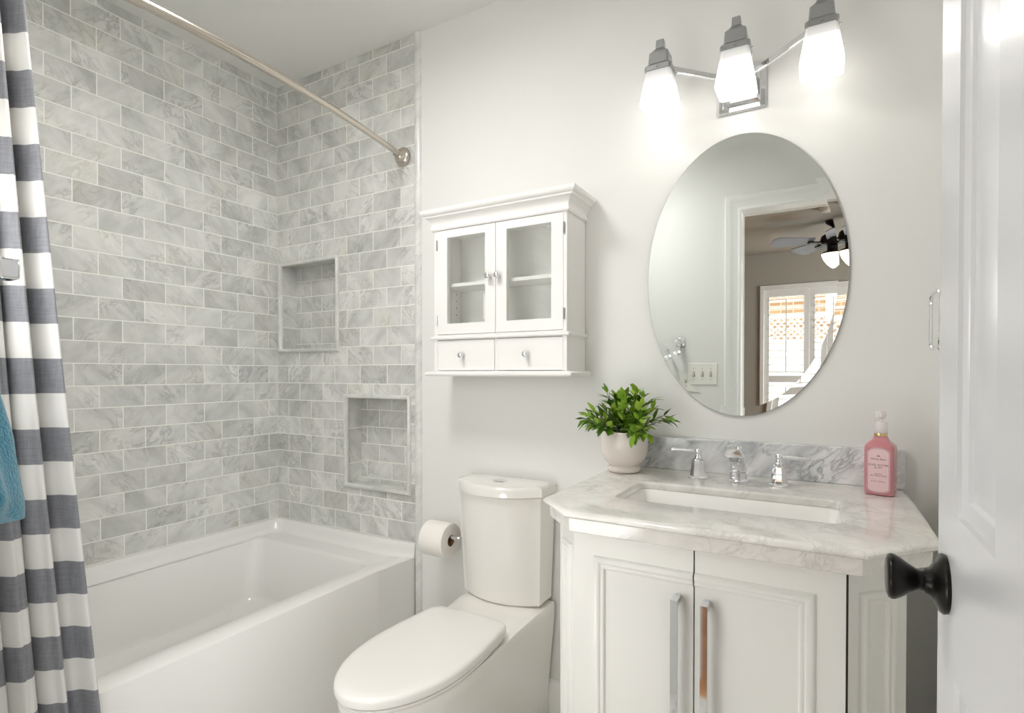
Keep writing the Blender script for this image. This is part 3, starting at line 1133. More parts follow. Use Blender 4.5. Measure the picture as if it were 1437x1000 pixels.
rod = root('shower_rod', (0.765, -0.78, ROD_Z), 'bowed brushed nickel shower curtain rod above the bathtub', 'shower rod')
ysr = [-0.012 - i * (1.535 / 40) for i in range(41)]
cut = [i for i, y in enumerate(ysr) if y > -0.545]
MB().tube([(rod_x(y), y, ROD_Z) for y in ysr if y > -0.56], 0.0108, 20).build('rod', M['nickel'], rod)
MB().tube([(rod_x(y), y, ROD_Z) for y in ysr if y < -0.535], 0.0128, 20).build('outer_tube', M['nickel'], rod)
fl = [(0.001, 0.0), (0.034, 0.0), (0.0365, 0.003), (0.0365, 0.009), (0.033, 0.014), (0.026, 0.018), (0.0245, 0.022), (0.0235, 0.030), (0.019, 0.036), (0.013, 0.039), (0.012, 0.05)]
MB().lathe([(r, -h - 0.0005) for r, h in fl], (0.765, 0, ROD_Z), 'Y', 36).build('flange', M['nickel'], rod)
MB().lathe([(r, h + 0.0005) for r, h in fl], (0.765, YF, ROD_Z), 'Y', 36).build('flange', M['nickel'], rod)

cur = root('shower_curtain', (0.86, -1.33, 0.1), 'grey and white striped shower curtain gathered at the left end of the rod', 'shower curtain')
mb = MB()
nu, nv = 220, 60
ztop, zbot = 1.958, 0.10
grid = []
for j in range(nv + 1):
    z = ztop + (zbot - ztop) * j / nv
    q = (ztop - z) / (ztop - zbot)
    ye = -1.216 + 0.138 * q ** 0.95
    ys0 = -1.535
    row = []
    for i in range(nu + 1):
        u = i / nu
        y = ys0 + (ye - ys0) * u
        # folds: irregular wave, deeper at the top where the cloth is gathered
        ph = u * 8.2 * 2 * PI + 0.6 * math.sin(u * 9) + 0.35 * q * math.sin(u * 5 + 1) + 0.4
        amp = 0.019 + 0.004 * math.sin(u * 13 + 2)
        wave = math.sin(ph) * amp + 0.006 * math.sin(2.3 * ph + 1 + q)
        yy = y + 0.010 * math.sin(2 * ph) * (1 - u) + 0.006 * math.sin(3 * q + u * 4)
        xx = rod_x(-1.2) + 0.010 + wave + 0.012 * q
        row.append((xx, yy, z))
    grid.append(row)
vg = [[mb.bm.verts.new(p) for p in r] for r in grid]
for j in range(nv):
    for i in range(nu):
        mb.bm.faces.new((vg[j][i], vg[j][i + 1], vg[j + 1][i + 1], vg[j + 1][i]))
base = top_loc(cur)
co_ = mb.build('cloth', M['curtain'], cur, smooth=180, recalc=False)
# stripes are measured from the floor, so keep the cloth's own origin at floor level
for v in co_.data.vertices:
    v.co += base
co_.location = -base
sol = co_.modifiers.new('thickness', 'SOLIDIFY')
sol.thickness = 0.0012
for k in range(6):
    y = -1.51 + 0.055 * k
    ring = [(rod_x(y) + 0.021 * math.sin(2 * PI * t / 20), y, ROD_Z - 0.013 + 0.030 * math.cos(2 * PI * t / 20)) for t in range(20)]
    mb = MB()
    mb.tube(ring + ring[:1], 0.0016, 8)
    mb.build('ring', M['nickel'], cur)

# ------------------------------------------------------------------ robe hooks, towel
def robe_hook(x, z, label, reach=0.126):
    h = root('robe_hook', (x, YF, z), label, 'hook', 'chrome robe hooks on the front wall')
    MB().box((x - 0.024, YF + 0.0005, z - 0.024), (x + 0.024, YF + 0.008, z + 0.024)).build('plate', M['chrome'], h, bevel=0.003)
    MB().box((x - 0.008, YF + 0.008, z - 0.008), (x + 0.008, YF + reach * 0.75, z + 0.008)).build('arm', M['chrome'], h, bevel=0.002)
    mb = MB()
    pth = [(x, YF + 0.022, z - 0.004), (x, YF + 0.026, z - 0.040)]
    for i in range(9):
        a = PI + PI * 0.5 * i / 8
        pth.append((x, YF + 0.058 + 0.032 * math.cos(a), z - 0.048 + 0.022 * math.sin(a)))
    pth.append((x, YF + reach - 0.016, z - 0.070))
    mb.tube(pth, 0.0065, sq=(1, 1))
    mb.build('prong', M['chrome'], h, smooth=30)
    MB().box((x - 0.0115, YF + reach - 0.018, z - 0.082), (x + 0.0115, YF + reach, z - 0.060)).build('tip', M['chrome'], h, bevel=0.003)
    return h


robe_hook(1.490, 1.326, 'square chrome robe hook beside the doorway, no towel on it')
robe_hook(1.21, 1.335, 'square chrome robe hook that carries the teal towel')
mb = MB()
tw_x, tw_z = 1.215, 1.255
rings = []
nsg = 40
for j in range(26):
    q = j / 25
    z = tw_z + 0.03 - q * 0.325
    w = 0.022 + 0.106 * min(1, q * 1.05) ** 2.3
    if q > 0.92:
        w *= 1 - (q - 0.92) * 2.2
    dpt = 0.030 + 0.030 * min(1, q * 1.5)
    rg = []
    for i in range(nsg):
        a = 2 * PI * i / nsg
        fold = 1 + 0.13 * math.sin(5 * a + 1.2 * q) * min(1, q * 2)
        rg.append(Vector((tw_x + w * math.cos(a) * fold, YF + 0.126 + dpt * math.sin(a) * fold + 0.02 * q, z + 0.012 * math.sin(3 * a + 1) * q)))
    rings.append(rg)
mb.loft(rings)
o = mb.build('towel', M['towel'], loc=(1.215, YF + 0.11, 0.95), smooth=60)
tag(o, 'teal terry towel hanging in folds at the left edge before the striped curtain', 'towel')

# light switch plate beside the doorway
sw = root('light_switch', (1.610, YF, 1.143), 'white three-gang light switch plate beside the doorway', 'light switch')
SX0, SX1 = 1.530, 1.690
MB().box((SX0, YF + 0.0004, 1.083), (SX1, YF + 0.006, 1.203)).build('plate', M['plate'], sw, bevel=0.002)
for k in range(3):
    x = 1.610 + (k - 1) * 0.046
    s_ = MB().box((x - 0.006, YF + 0.006, 1.128), (x + 0.006, YF + 0.0066, 1.158)).build('slot', M['brownslot'], sw, smooth=None)
    mb = MB()
    mb.loft([[Vector((x - 0.004, YF + 0.0067, 1.132)), Vector((x + 0.004, YF + 0.0067, 1.132)), Vector((x + 0.004, YF + 0.0067, 1.152)), Vector((x - 0.004, YF + 0.0067, 1.152))],
             [Vector((x - 0.0035, YF + 0.016, 1.148)), Vector((x + 0.0035, YF + 0.016, 1.148)), Vector((x + 0.0035, YF + 0.016, 1.156)), Vector((x - 0.0035, YF + 0.016, 1.156))]])
    mb.build('toggle', M['plate'], sw, smooth=None)
    for zz in (1.113, 1.173):
        MB().cyl((x, YF + 0.0055, zz), (x, YF + 0.0068, zz), 0.003, seg=10).build('screw', M['satin'], sw)

# ------------------------------------------------------------------ toilet
TX = 1.272
toi = root('toilet', (TX + 0.005, -0.40, 0), 'white dual flush toilet between the bathtub and the vanity', 'toilet')


def tank_ring(z, hw, yc, bow, inset=0.0):
    """flat back, straight sides to yc, bowed front to bow"""
    hw -= inset
    pts = [Vector((TX + hw, -0.016 - inset, z)), Vector((TX - hw, -0.016 - inset, z))]
    r = 0.005
    pts.append(Vector((TX - hw, yc + r, z)))
    pts.append(Vector((TX - hw + 0.0012, yc + 0.0012, z)))
    nn = 14
    for i in range(nn + 1):
        t = -1 + 2 * i / nn
        x = TX + (hw - 0.005) * t
        y = yc + inset - (yc - bow) * (1 - abs(t) ** 2.2)
        pts.append(Vector((x, y, z)))
    pts.append(Vector((TX + hw - 0.0012, yc + 0.0012, z)))
    pts.append(Vector((TX + hw, yc + r, z)))
    return pts


mb = MB()
mb.loft([tank_ring(0.392, 0.146, -0.102, -0.150, 0.004), tank_ring(0.398, 0.147, -0.103, -0.152), tank_ring(0.60, 0.155, -0.113, -0.178), tank_ring(0.749, 0.160, -0.119, -0.190)])
mb.build('tank', M['porcelain'], toi, smooth=30)
mb = MB()
mb.loft([tank_ring(0.7505, 0.162, -0.120, -0.194, 0.0), tank_ring(0.7525, 0.165, -0.124, -0.200), tank_ring(0.777, 0.165, -0.124, -0.200), tank_ring(0.783, 0.165, -0.124, -0.200, 0.003), tank_ring(0.7865, 0.165, -0.124, -0.200, 0.009), tank_ring(0.788, 0.165, -0.124, -0.200, 0.018)])
lid = mb.build('tank_lid', M['porcelain'], toi, smooth=50)
MB().lathe([(0.001, 0.003), (0.021, 0.003), (0.024, 0.0)], (TX, -0.105, 0.7882), seg=28).build('flush_button', M['chrome'], lid)

TXB = 1.290


def bowl_ring(z, w, front, wb_, back=-0.016, ym=-0.54, sq=2.0):
    pts = []
    ny = 16
    side = []
    for i in range(ny):
        t = i / ny
        y = back + (ym - back) * t
        s_ = min(1, max(0, (t - 0.18) / 0.74))
        s_ = s_ * s_ * (3 - 2 * s_)
        side.append((wb_ + (w - wb_) * s_, y))
    na = 16
    for i in range(na + 1):
        a = PI / 2 * i / na
        side.append((w * math.cos(a) ** (2 / sq), ym + (front - ym) * math.sin(a) ** (2 / sq)))
    for h, y in side:
        pts.append(Vector((TXB + h, y, z)))
    for h, y in reversed(side[:-1]):
        pts.append(Vector((TXB - h, y, z)))
    return pts


mb = MB()
mb.loft([bowl_ring(0.0, 0.112, -0.65, 0.120), bowl_ring(0.02, 0.110, -0.645, 0.118), bowl_ring(0.12, 0.116, -0.66, 0.122), bowl_ring(0.22, 0.134, -0.72, 0.130),
         bowl_ring(0.30, 0.144, -0.770, 0.138), bowl_ring(0.350, 0.149, -0.788, 0.142), bowl_ring(0.376, 0.151, -0.793, 0.142), bowl_ring(0.384, 0.147, -0.789, 0.138)])
mb.build('bowl', M['porcelain'], toi, smooth=50)
# shoulder that carries the tank and runs down to the seat
mb = MB()
sh_ = []
for y, hw, zt in ((-0.016, 0.145, 0.391), (-0.140, 0.145, 0.391), (-0.165, 0.145, 0.3885), (-0.20, 0.143, 0.385), (-0.29, 0.140, 0.381)):
    r = []
    for i in range(13):
        t = -1 + 2 * i / 12
        dz = -0.010 * abs(t) ** 6
        r.append(Vector((TXB - 0.014 + hw * t, y, zt + dz)))
    r += [Vector((TXB - 0.014 + hw, y, 0.36)), Vector((TXB - 0.014 - hw, y, 0.36))]
    sh_.append(r)
mb.loft(sh_)
mb.build('tank_shelf', M['porcelain'], toi, smooth=60)


def seat_ring(z, hw, front, back, inset=0.0, ym=-0.55):
    pts = []
    hw -= inset
    front += inset
    back -= inset
    side = []
    for i in range(6):
        side.append((hw * 0.62 * i / 6, back - 0.004 * (i / 6) ** 2))
    for i in range(1, 5):     # rounded back corner
        a = PI / 2 * i / 5
        side.append((hw * 0.62 + 0.042 * math.sin(a), back - 0.004 - 0.045 * (1 - math.cos(a))))
    x0_, y0_ = side[-1]
    for i in range(1, 9):
        t = i / 8
        side.append((x0_ + (hw - x0_) * math.sin(t * PI / 2), y0_ + (ym - y0_) * t))
    for i in range(1, 17):
        a = PI / 2 * i / 16
        side.append((hw * math.cos(a), ym + (front - ym) * math.sin(a)))
    for h, y in side:
        pts.append(Vector((TXB + h, y, z)))
    for h, y in reversed(side[1:-1]):
        pts.append(Vector((TXB - h, y, z)))
    return pts


mb = MB()
mb.loft([seat_ring(0.387, 0.150, -0.794, -0.300), seat_ring(0.3965, 0.152, -0.797, -0.298)])
mb.build('seat', M['seat'], toi, smooth=40, bevel=0.002)
mb = MB()
mb.loft([seat_ring(0.399, 0.153, -0.798, -0.296, 0.003), seat_ring(0.402, 0.155, -0.801, -0.294), seat_ring(0.416, 0.155, -0.801, -0.294), seat_ring(0.421, 0.155, -0.801, -0.294, 0.003),
         seat_ring(0.4245, 0.155, -0.801, -0.294, 0.010), seat_ring(0.4265, 0.155, -0.801, -0.294, 0.03), seat_ring(0.4275, 0.155, -0.801, -0.294, 0.09)])
mb.build('seat_lid', M['seat'], toi, smooth=50)

# ------------------------------------------------------------------ toilet paper
RX0, RX1, RY, RZ, RR = 0.957, 1.057, -0.088, 0.549, 0.062
ph_ = root('toilet_paper_holder', (1.08, 0, RZ), 'chrome toilet paper holder arm on the wall beside the toilet tank', 'toilet paper holder')
MB().lathe([(0.001, -0.0005), (0.024, -0.0005), (0.025, -0.005), (0.018, -0.010), (0.008, -0.014)], (1.092, 0, RZ + 0.012), 'Y', 24).build('rosette', M['chrome'], ph_)
MB().tube([(1.092, -0.01, RZ + 0.012), (1.092, -0.075, RZ + 0.012), (1.090, -0.085, RZ + 0.012), (1.080, RY, RZ + 0.012), (0.955, RY, RZ + 0.012)], 0.0065, 14).build('arm', M['chrome'], ph_)
MB().sphere((0.952, RY, RZ + 0.012), 0.009).build('end_knob', M['chrome'], ph_)
rol = root('toilet_paper_roll', (1.012, RY, RZ), 'white toilet paper roll on the chrome holder beside the tank', 'toilet paper')
mb = MB()
mb.lathe([(0.020, RX0), (RR - 0.002, RX0), (RR, RX0 + 0.002), (RR, RX1 - 0.002), (RR - 0.002, RX1), (0.020, RX1)], (0, RY, RZ), 'X', 48, cap=False)
mb.build('paper', M['paper'], rol, smooth=40)
MB().lathe([(0.0202, RX0 + 0.0005), (0.0202, RX1 - 0.0005), (0.0192, RX1 - 0.0005), (0.0192, RX0 + 0.0005), (0.0202, RX0 + 0.0005)], (0, RY, RZ), 'X', 32, cap=False).build('core', M['card'], rol)

# ------------------------------------------------------------------ wall cabinet
CX = 1.281
CB0, CB1 = 1.028, 1.534      # body sides
CF = -0.146                  # front face of the body
wc = root('wall_cabinet', (CX, 0, 1.138), 'white wall cabinet with two glass doors and two small drawers above the toilet', 'cabinet')
mb = MB()
mb.box((CB0, -0.001, 1.155), (CB0 + 0.016, CF, 1.66))
mb.box((CB1 - 0.016, -0.001, 1.155), (CB1, CF, 1.66))
mb.box((CB0 + 0.016, -0.001, 1.155), (CB1 - 0.016, -0.007, 1.66))
mb.box((CB0 + 0.016, -0.007, 1.650), (CB1 - 0.016, CF, 1.66))
mb.box((CB0 + 0.016, -0.007, 1.262), (CB1 - 0.016, CF, 1.280))
mb.box((CX - 0.004, -0.007, 1.155), (CX + 0.004, CF, 1.262))
mb.build('body', M['cabinet'], wc, bevel=0.0012)
MB().box((CB0 + 0.0165, -0.008, 1.448), (CB1 - 0.0165, CF + 0.03, 1.460)).build('shelf', M['cabinet'], wc, bevel=0.001)
# dots of the shelf pin holes on the inner left side
for z in (1.36, 1.385, 1.41, 1.435):
    for y in (-0.035, -0.10):
        MB().cyl((CB0 + 0.0155, y, z), (CB0 + 0.0166, y, z), 0.0022, seg=8).build('pin_hole', M['gap_shade'], wc)
# cornice
corn = [(0.000, 1.640), (0.006, 1.640), (0.009, 1.645), (0.009, 1.652), (0.006, 1.655), (0.007, 1.662), (0.011, 1.672), (0.019, 1.681), (0.026, 1.684), (0.027, 1.689), (0.031, 1.691), (0.036, 1.696), (0.038, 1.701), (0.038, 1.708), (0.034, 1.709)]
mb = MB()
mb.loft([[Vector((CB0 - o_, -0.001, z)), Vector((CB0 - o_, CF - o_ * 0.86, z)), Vector((CB1 + o_, CF - o_ * 0.86, z)), Vector((CB1 + o_, -0.001, z))] for o_, z in corn])
mb.build('cornice', M['cabinet'], wc, smooth=25)


def ledge(zlo, zhi, over):
    mb = MB()
    pr = [(0.001, zlo), (over * 0.8, zlo), (over, zlo + (zhi - zlo) * 0.3), (over, zlo + (zhi - zlo) * 0.6), (over * 0.7, zhi - 0.002), (0.001, zhi)]
    mb.loft([[Vector((CB0 - o_, -0.001, z)), Vector((CB0 - o_, CF - o_, z)), Vector((CB1 + o_, CF - o_, z)), Vector((CB1 + o_, -0.001, z))] for o_, z in pr])
    return mb


ledge(1.2635, 1.276, 0.011).build('waist_ledge', M['cabinet'], wc, smooth=30)
ledge(1.138, 1.156, 0.024).build('bottom_ledge', M['cabinet'], wc, smooth=30)


def cab_knob(x, y, z, parent):
    MB().lathe([(0.001, 0.0), (0.0045, 0.0), (0.0040, -0.008), (0.0050, -0.010), (0.0095, -0.013), (0.0105, -0.017), (0.0095, -0.021), (0.006, -0.0235), (0.001, -0.024)], (x, y, z), 'Y', 20).build('knob', M['chrome'], parent, smooth=50)


DZ0, DZ1 = 1.2815, 1.6385
for k, (a, b) in enumerate(((CB0 + 0.0175, CX - 0.001), (CX + 0.001, CB1 - 0.0125))):
    mb = MB()
    yf, yb = CF - 0.002, CF + 0.014
    ga, gb = a + 0.040, b - 0.040
    gz0, gz1 = DZ0 + 0.036, DZ1 - 0.026
    mb.box((a, yf, DZ0), (ga, yb, DZ1))
    mb.box((gb, yf, DZ0), (b, yb, DZ1))
    mb.box((ga, yf, DZ0), (gb, yb, gz0))
    mb.box((ga, yf, gz1), (gb, yb, DZ1))
    d = mb.build('door', M['cabinet'], wc, smooth=None)
    # bevelled pane
    mb = MB()
    bw = 0.012
    o_r = [Vector((x, CF + 0.009, z)) for x, z in ((ga, gz0), (gb, gz0), (gb, gz1), (ga, gz1))]
    i_r = [Vector((x, CF + 0.0065, z)) for x, z in ((ga + bw, gz0 + bw), (gb - bw, gz0 + bw), (gb - bw, gz1 - bw), (ga + bw, gz1 - bw))]
    mb.loft([o_r, i_r], cap0=False, cap1=True)
    mb.build('pane', M['pane'], d, smooth=None)
    cab_knob(b - 0.020 if k == 0 else a + 0.012, yf, 1.466, d)
    for zz in (1.330, 1.590):
        hx = a - 0.003 if k == 0 else b + 0.003
        MB().cyl((hx, yf - 0.001, zz - 0.017), (hx, yf - 0.001, zz + 0.017), 0.0028, seg=10).build('hinge', M['satin'], d)
for k, (a, b) in enumerate(((CB0 + 0.0175, CX - 0.005), (CX + 0.005, CB1 - 0.0125))):
    d = MB().box((a, CF - 0.002, 1.1575), (b, CF + 0.05, 1.2605)).build('drawer', M['cabinet'], wc, bevel=0.0012)
    cab_knob(1.152 if k == 0 else 1.398, CF - 0.002, 1.208, d)

# ------------------------------------------------------------------ vanity light
LXC = 2.007
vl = root('vanity_light', (LXC, 0, 1.95), 'chrome vanity light with three frosted square shades above the oval mirror', 'wall lamp')
mb = MB()
bp = [(0.064, -0.0005), (0.064, -0.006), (0.060, -0.010), (0.050, -0.011), (0.047, -0.016), (0.040, -0.021), (0.030, -0.023)]
mb.loft([[Vector((LXC + sx * r, y, 1.948 + sz * r)) for sx, sz in ((-1, -1), (1, -1), (1, 1), (-1, 1))] for r, y in bp])
mb.build('backplate', M['chrome'], vl, smooth=20)
mb = MB()
LY = -0.115
mb.tube([(LXC, -0.02, 1.945), (LXC, -0.052, 1.945)], 0.009)
mb.build('post', M['chrome'], vl)
lamps = [(LXC - 0.200, 'l'), (LXC, 'm'), (LXC + 0.196, 'r')]
for lx, _ in lamps:
    zc = 1.988
    mb = MB()
    if abs(lx - LXC) > 0.01:
        mb.tube([(LXC, -0.050, 1.946), (lx + (0.012 if lx < LXC else -0.012), LY + 0.014, 2.012)], 0.0075, sq=(0.62, 1))
    else:
        mb.tube([(LXC, -0.050, 1.946), (LXC, LY + 0.02, 2.012)], 0.0075, sq=(0.62, 1))
    mb.build('arm', M['chrome'], vl, smooth=None, bevel=0.0015)

    def sq_ring(h, z):
        c_ = h * 0.16
        return [Vector((lx + a_ * h + e * c_, LY + b_ * h + f_ * c_, z)) for a_, b_, e, f_ in
                ((-1, -1, 1, 0), (1, -1, -1, 0), (1, -1, 0, 1), (1, 1, 0, -1), (1, 1, -1, 0), (-1, 1, 1, 0), (-1, 1, 0, -1), (-1, -1, 0, 1))]
    mb = MB()
    mb.loft([sq_ring(0.0365, 1.990), sq_ring(0.0365, 2.003), sq_ring(0.032, 2.007), sq_ring(0.0285, 2.011), sq_ring(0.026, 2.043), sq_ring(0.020, 2.049), sq_ring(0.014, 2.057), sq_ring(0.0115, 2.060), sq_ring(0.0105, 2.083)])
    cp_ = mb.build('cap', M['satin'], vl, smooth=20)
    for dx, dy in ((0, -1), (1, 0)):
        MB().cyl((lx + dx * 0.036, LY + dy * 0.036, 1.996), (lx + dx * 0.042, LY + dy * 0.042, 1.996), 0.0028, seg=10).build('screw', M['nickel'], cp_)
    mb = MB()
    outer = [(0.0325, 1.994), (0.0345, 1.985), (0.0400, 1.950), (0.0455, 1.915), (0.0475, 1.900), (0.0478, 1.893)]
    inner = [(h - 0.0035, z) for h, z in reversed(outer)]
    mb.loft([sq_ring(h, z) for h, z in outer + inner], cap0=False, cap1=True)
    mb.build('shade', M['shade'], vl, smooth=25)
    MB().sphere((lx, LY, 1.940), 0.022).build('bulb', mat_emit('bulb', (1.0, 0.94, 0.86), 5.0) if 'bulb' not in M else M['bulb'], vl)

# ------------------------------------------------------------------ oval mirror
MX, MZ, MA, MBB = 2.005, 1.424, 0.263, 0.397
mr = root('mirror', (MX, 0, MZ), 'large frameless oval mirror on the wall above the sink and faucet', 'mirror')
mb = MB()


def ell(k, y):
    return [Vector((MX + (MA - k) * math.cos(2 * PI * i / 128), y, MZ + (MBB - k) * math.sin(2 * PI * i / 128))) for i in range(128)]


inner_r = ell(0.024, -0.0075)
mb.loft([inner_r, ell(0.0235, -0.0075)], cap0=True, cap1=False)
mb.build('glass', M['mirror'], mr, smooth=None)
mb = MB()
mb.loft([ell(0.0235, -0.0075), ell(0.0008, -0.0079)], cap0=False, cap1=False)
mb.build('bevel', M['mirror'], mr, smooth=20, recalc=False)
mb = MB()
mb.loft([ell(0.0008, -0.0079), ell(0.0, -0.0072), ell(0.0, -0.001)], cap0=False, cap1=False)
mb.build('edge', M['satin'], mr, smooth=20)

# ------------------------------------------------------------------ vanity
VY = -0.562                        # face of the doors
VC = 1.997
VL, VR = 1.742, 2.252              # front corners
VSL, VSR = 1.662, 2.345            # sides
VBY = -0.470                       # where the cut corners meet the sides
van = root('vanity_cabinet', (VC, -0.28, 0), 'white vanity cabinet with cut corners and two doors under the marble top', 'vanity')
mb = MB()
out = [(VSL, -0.002), (VSL, VBY), (VL, VY + 0.002), (VR, VY + 0.002), (VSR, VBY), (VSR, -0.002)]
mb.loft([[Vector((x, y, z)) for x, y in out] for z in (0.09, 0.66)], cap1=False)
# the box is open at the top: walls only, so the sink bowl hangs free inside
inn = [(VC + (x - VC) * 0.955, y * 0.965 - 0.008) for x, y in out]
mb.loft([[Vector((x, y, 0.66)) for x, y in out], [Vector((x, y, 0.8145)) for x, y in out], [Vector((x, y, 0.8145)) for x, y in inn], [Vector((x, y, 0.66)) for x, y in inn]], cap0=False)
mb.loft([[Vector((VC + (x - VC) * 0.95, y * 0.93, z)) for x, y in out] for z in (0.0, 0.09)])
mb.build('carcass', M['vanity'], van, smooth=None, bevel=0.0015)
# slim dark strips, painted as the shade in the door gaps
mb = MB()
mb.box((VL - 0.001, VY + 0.0012, 0.115), (VL + 0.0035, VY - 0.0002, 0.816))
mb.box((VR - 0.0035, VY + 0.0012, 0.115), (VR + 0.001, VY - 0.0002, 0.816))
mb.box((VC - 0.0035, VY + 0.0012, 0.115), (VC + 0.0035, VY + 0.0002, 0.816))
mb.build('gap_shade_strip', M['gap_shade'], van, smooth=None)
mprof = [(0.0, 0.0), (0.002, -0.004), (0.007, -0.0075), (0.013, -0.0085), (0.018, -0.007), (0.021, -0.004), (0.023, -0.0045), (0.026, -0.0065), (0.030, -0.006), (0.033, -0.002), (0.034, 0.0)]
DT = 0.016
for k in range(2):
    a, b = (VL + 0.003, VC - 0.0015) if k == 0 else (VC + 0.0015, VR - 0.003)
    mb = MB()
    mb.box((a, VY - 0.0005, 0.12), (b, VY - DT, 0.812))
    # picture-frame moulding: runs across the middle gap
    yb = VY - DT
    pr = [(s * 0.8, yb + p) for s, p in mprof]
    if k == 0:
        frame_profile(mb, [(b, 0.762), (a + 0.045, 0.762), (a + 0.045, 0.16), (b, 0.16)], pr, closed=False)
    else:
        frame_profile(mb, [(a, 0.16), (b - 0.045, 0.16), (b - 0.045, 0.762), (a, 0.762)], pr, closed=False)
    d = mb.build('door', M['vanity'], van, smooth=30)
    hx = VC - 0.031 if k == 0 else VC + 0.024
    mb = MB()
    mb.box((hx - 0.0065, yb - 0.026, 0.44), (hx + 0.0065, yb - 0.034, 0.713))
    mb.box((hx - 0.0065, yb - 0.0005, 0.700), (hx + 0.0065, yb - 0.026, 0.713))
    mb.box((hx - 0.0065, yb - 0.0005, 0.44), (hx + 0.0065, yb - 0.026, 0.453))
    bmesh.ops.remove_doubles(mb.bm, verts=mb.bm.verts, dist=1e-5)
    mb.build('handle', M['chrome'], d, smooth=None)
# panels on the two cut corners
for k in range(2):
    p0 = Vector((VSL, VBY, 0)) if k == 0 else Vector((VR, VY + 0.002, 0))
    p1 = Vector((VL, VY + 0.002, 0)) if k == 0 else Vector((VSR, VBY, 0))
    e = (p1 - p0)
    ln = e.length
    e.normalize()
    nrm = Vector((e.y, -e.x, 0))
    mb = MB()
    sub = MB()
    w0, w1 = 0.024, ln - 0.024
    frame_profile(sub, [(w0, 0.15), (w1, 0.15), (w1, 0.765), (w0, 0.765)], [(s * 0.75, p * 0.9) for s, p in mprof])
    for v in sub.bm.verts:
        v.co = p0 + e * v.co.x + nrm * (-v.co.y) + Vector((0, 0, v.co.z))
    sub.build('corner_panel', M['vanity'], van, smooth=30)

# marble top with the sink cut-out
ct = root('marble_countertop', (2.02, -0.3, 0.815), 'white marble countertop with cut corners and an undermount sink opening', 'countertop')
CTO = [(1.647, -0.001), (1.647, -0.532), (1.743, -0.629), (2.277, -0.629), (2.392, -0.505), (2.392, -0.045), (2.377, -0.015), (2.35, -0.001)]


def inset_poly(poly, d):
    """inset, keeping the back edge against the wall"""
    res = []
    nn = len(poly)
    for i in range(nn):
        p = Vector(poly[i])
        a = (Vector(poly[i - 1]) - p).normalized()
        b = (Vector(poly[(i + 1) % nn]) - p).normalized()
        na = Vector((a.y, -a.x))
        nb = Vector((-b.y, b.x))
        m = na + nb
        m = m / max(0.3, m.dot(nb))
        q = p + m * d
        if p.y > -0.002:
            q.y = p.y
        res.append(q)
    return res


lay = [(0.017, 0.815), (0.015, 0.817), (0.014, 0.8435), (0.016, 0.8455), (0.0165, 0.8465), (0.003, 0.8472), (0.0005, 0.8495), (0.0, 0.8525), (0.001, 0.8555), (0.0045, 0.8585), (0.010, 0.8605), (0.014, 0.861)]
HX0, HX1, HY0, HY1 = 1.792, 2.243, -0.455, -0.240
top_ring = lay[-1]


def hole_ring(k, z):
    return rrect(HX0 - k, HX1 + k, HY0 - k, HY1 + k, 0.022 + k, z, 6)


mb = MB()
rings = []
for ins, z in lay:
    rings.append([Vector((q.x, q.y, z)) for q in inset_poly(CTO, ins)])
mb.loft(rings, cap0=False, cap1=False)
hr = [hole_ring(0.007, 0.861), hole_ring(0.003, 0.8602), hole_ring(0.0005, 0.858), hole_ring(0.0, 0.855), hole_ring(0.0, 0.8435), hole_ring(0.024, 0.8435), hole_ring(0.024, 0.815)]
mb.loft(hr, cap0=False, cap1=False)
bmesh.ops.remove_doubles(mb.bm, verts=mb.bm.verts, dist=1e-6)
# fill the flat faces between outline and hole, top and bottom
for zz in (0.861, 0.815):
    eds = [e for e in mb.bm.edges if abs(e.verts[0].co.z - zz) < 1e-5 and abs(e.verts[1].co.z - zz) < 1e-5 and len(e.link_faces) == 1]
    bmesh.ops.triangle_fill(mb.bm, use_beauty=True, edges=eds)
mb.build('slab', M['counter'], ct, smooth=40)
sp = MB().box((1.647 + 0.012, -0.001, 0.8612), (2.388, -0.021, 0.957))
o = sp.build('backsplash', M['splash'], loc=(2.02, -0.01, 0.8612), bevel=0.0015)
tag(o, 'grey veined marble backsplash strip along the wall behind the faucet', 'backsplash')
# sink basin
sk = root('sink', (2.017, -0.35, 0.70), 'white rectangular undermount sink set below the marble top', 'sink')
mb = MB()
mb.loft([hole_ring(0.022, 0.835), hole_ring(0.022, 0.843), hole_ring(0.002, 0.843), hole_ring(-0.002, 0.840), hole_ring(-0.010, 0.78), hole_ring(-0.020, 0.715), hole_ring(-0.034, 0.700), hole_ring(-0.07, 0.695)], cap0=False)
mb.build('basin', M['sink'], sk, smooth=50)
MB().lathe([(0.001, 0.0045), (0.018, 0.0045), (0.022, 0.001)], (2.017, -0.345, 0.695)).build('drain', M['chrome'], sk)

# ------------------------------------------------------------------ faucet
fa = root('faucet', (2.014, -0.118, 0.861), 'chrome widespread faucet with two lever handles behind the sink', 'faucet')


def octo(cx_, cy_, r, z, rot=PI / 8, sy=1.0):
    return [Vector((cx_ + r * math.cos(rot + PI / 4 * i), cy_ + r * math.sin(rot + PI / 4 * i) * sy, z)) for i in range(8)]


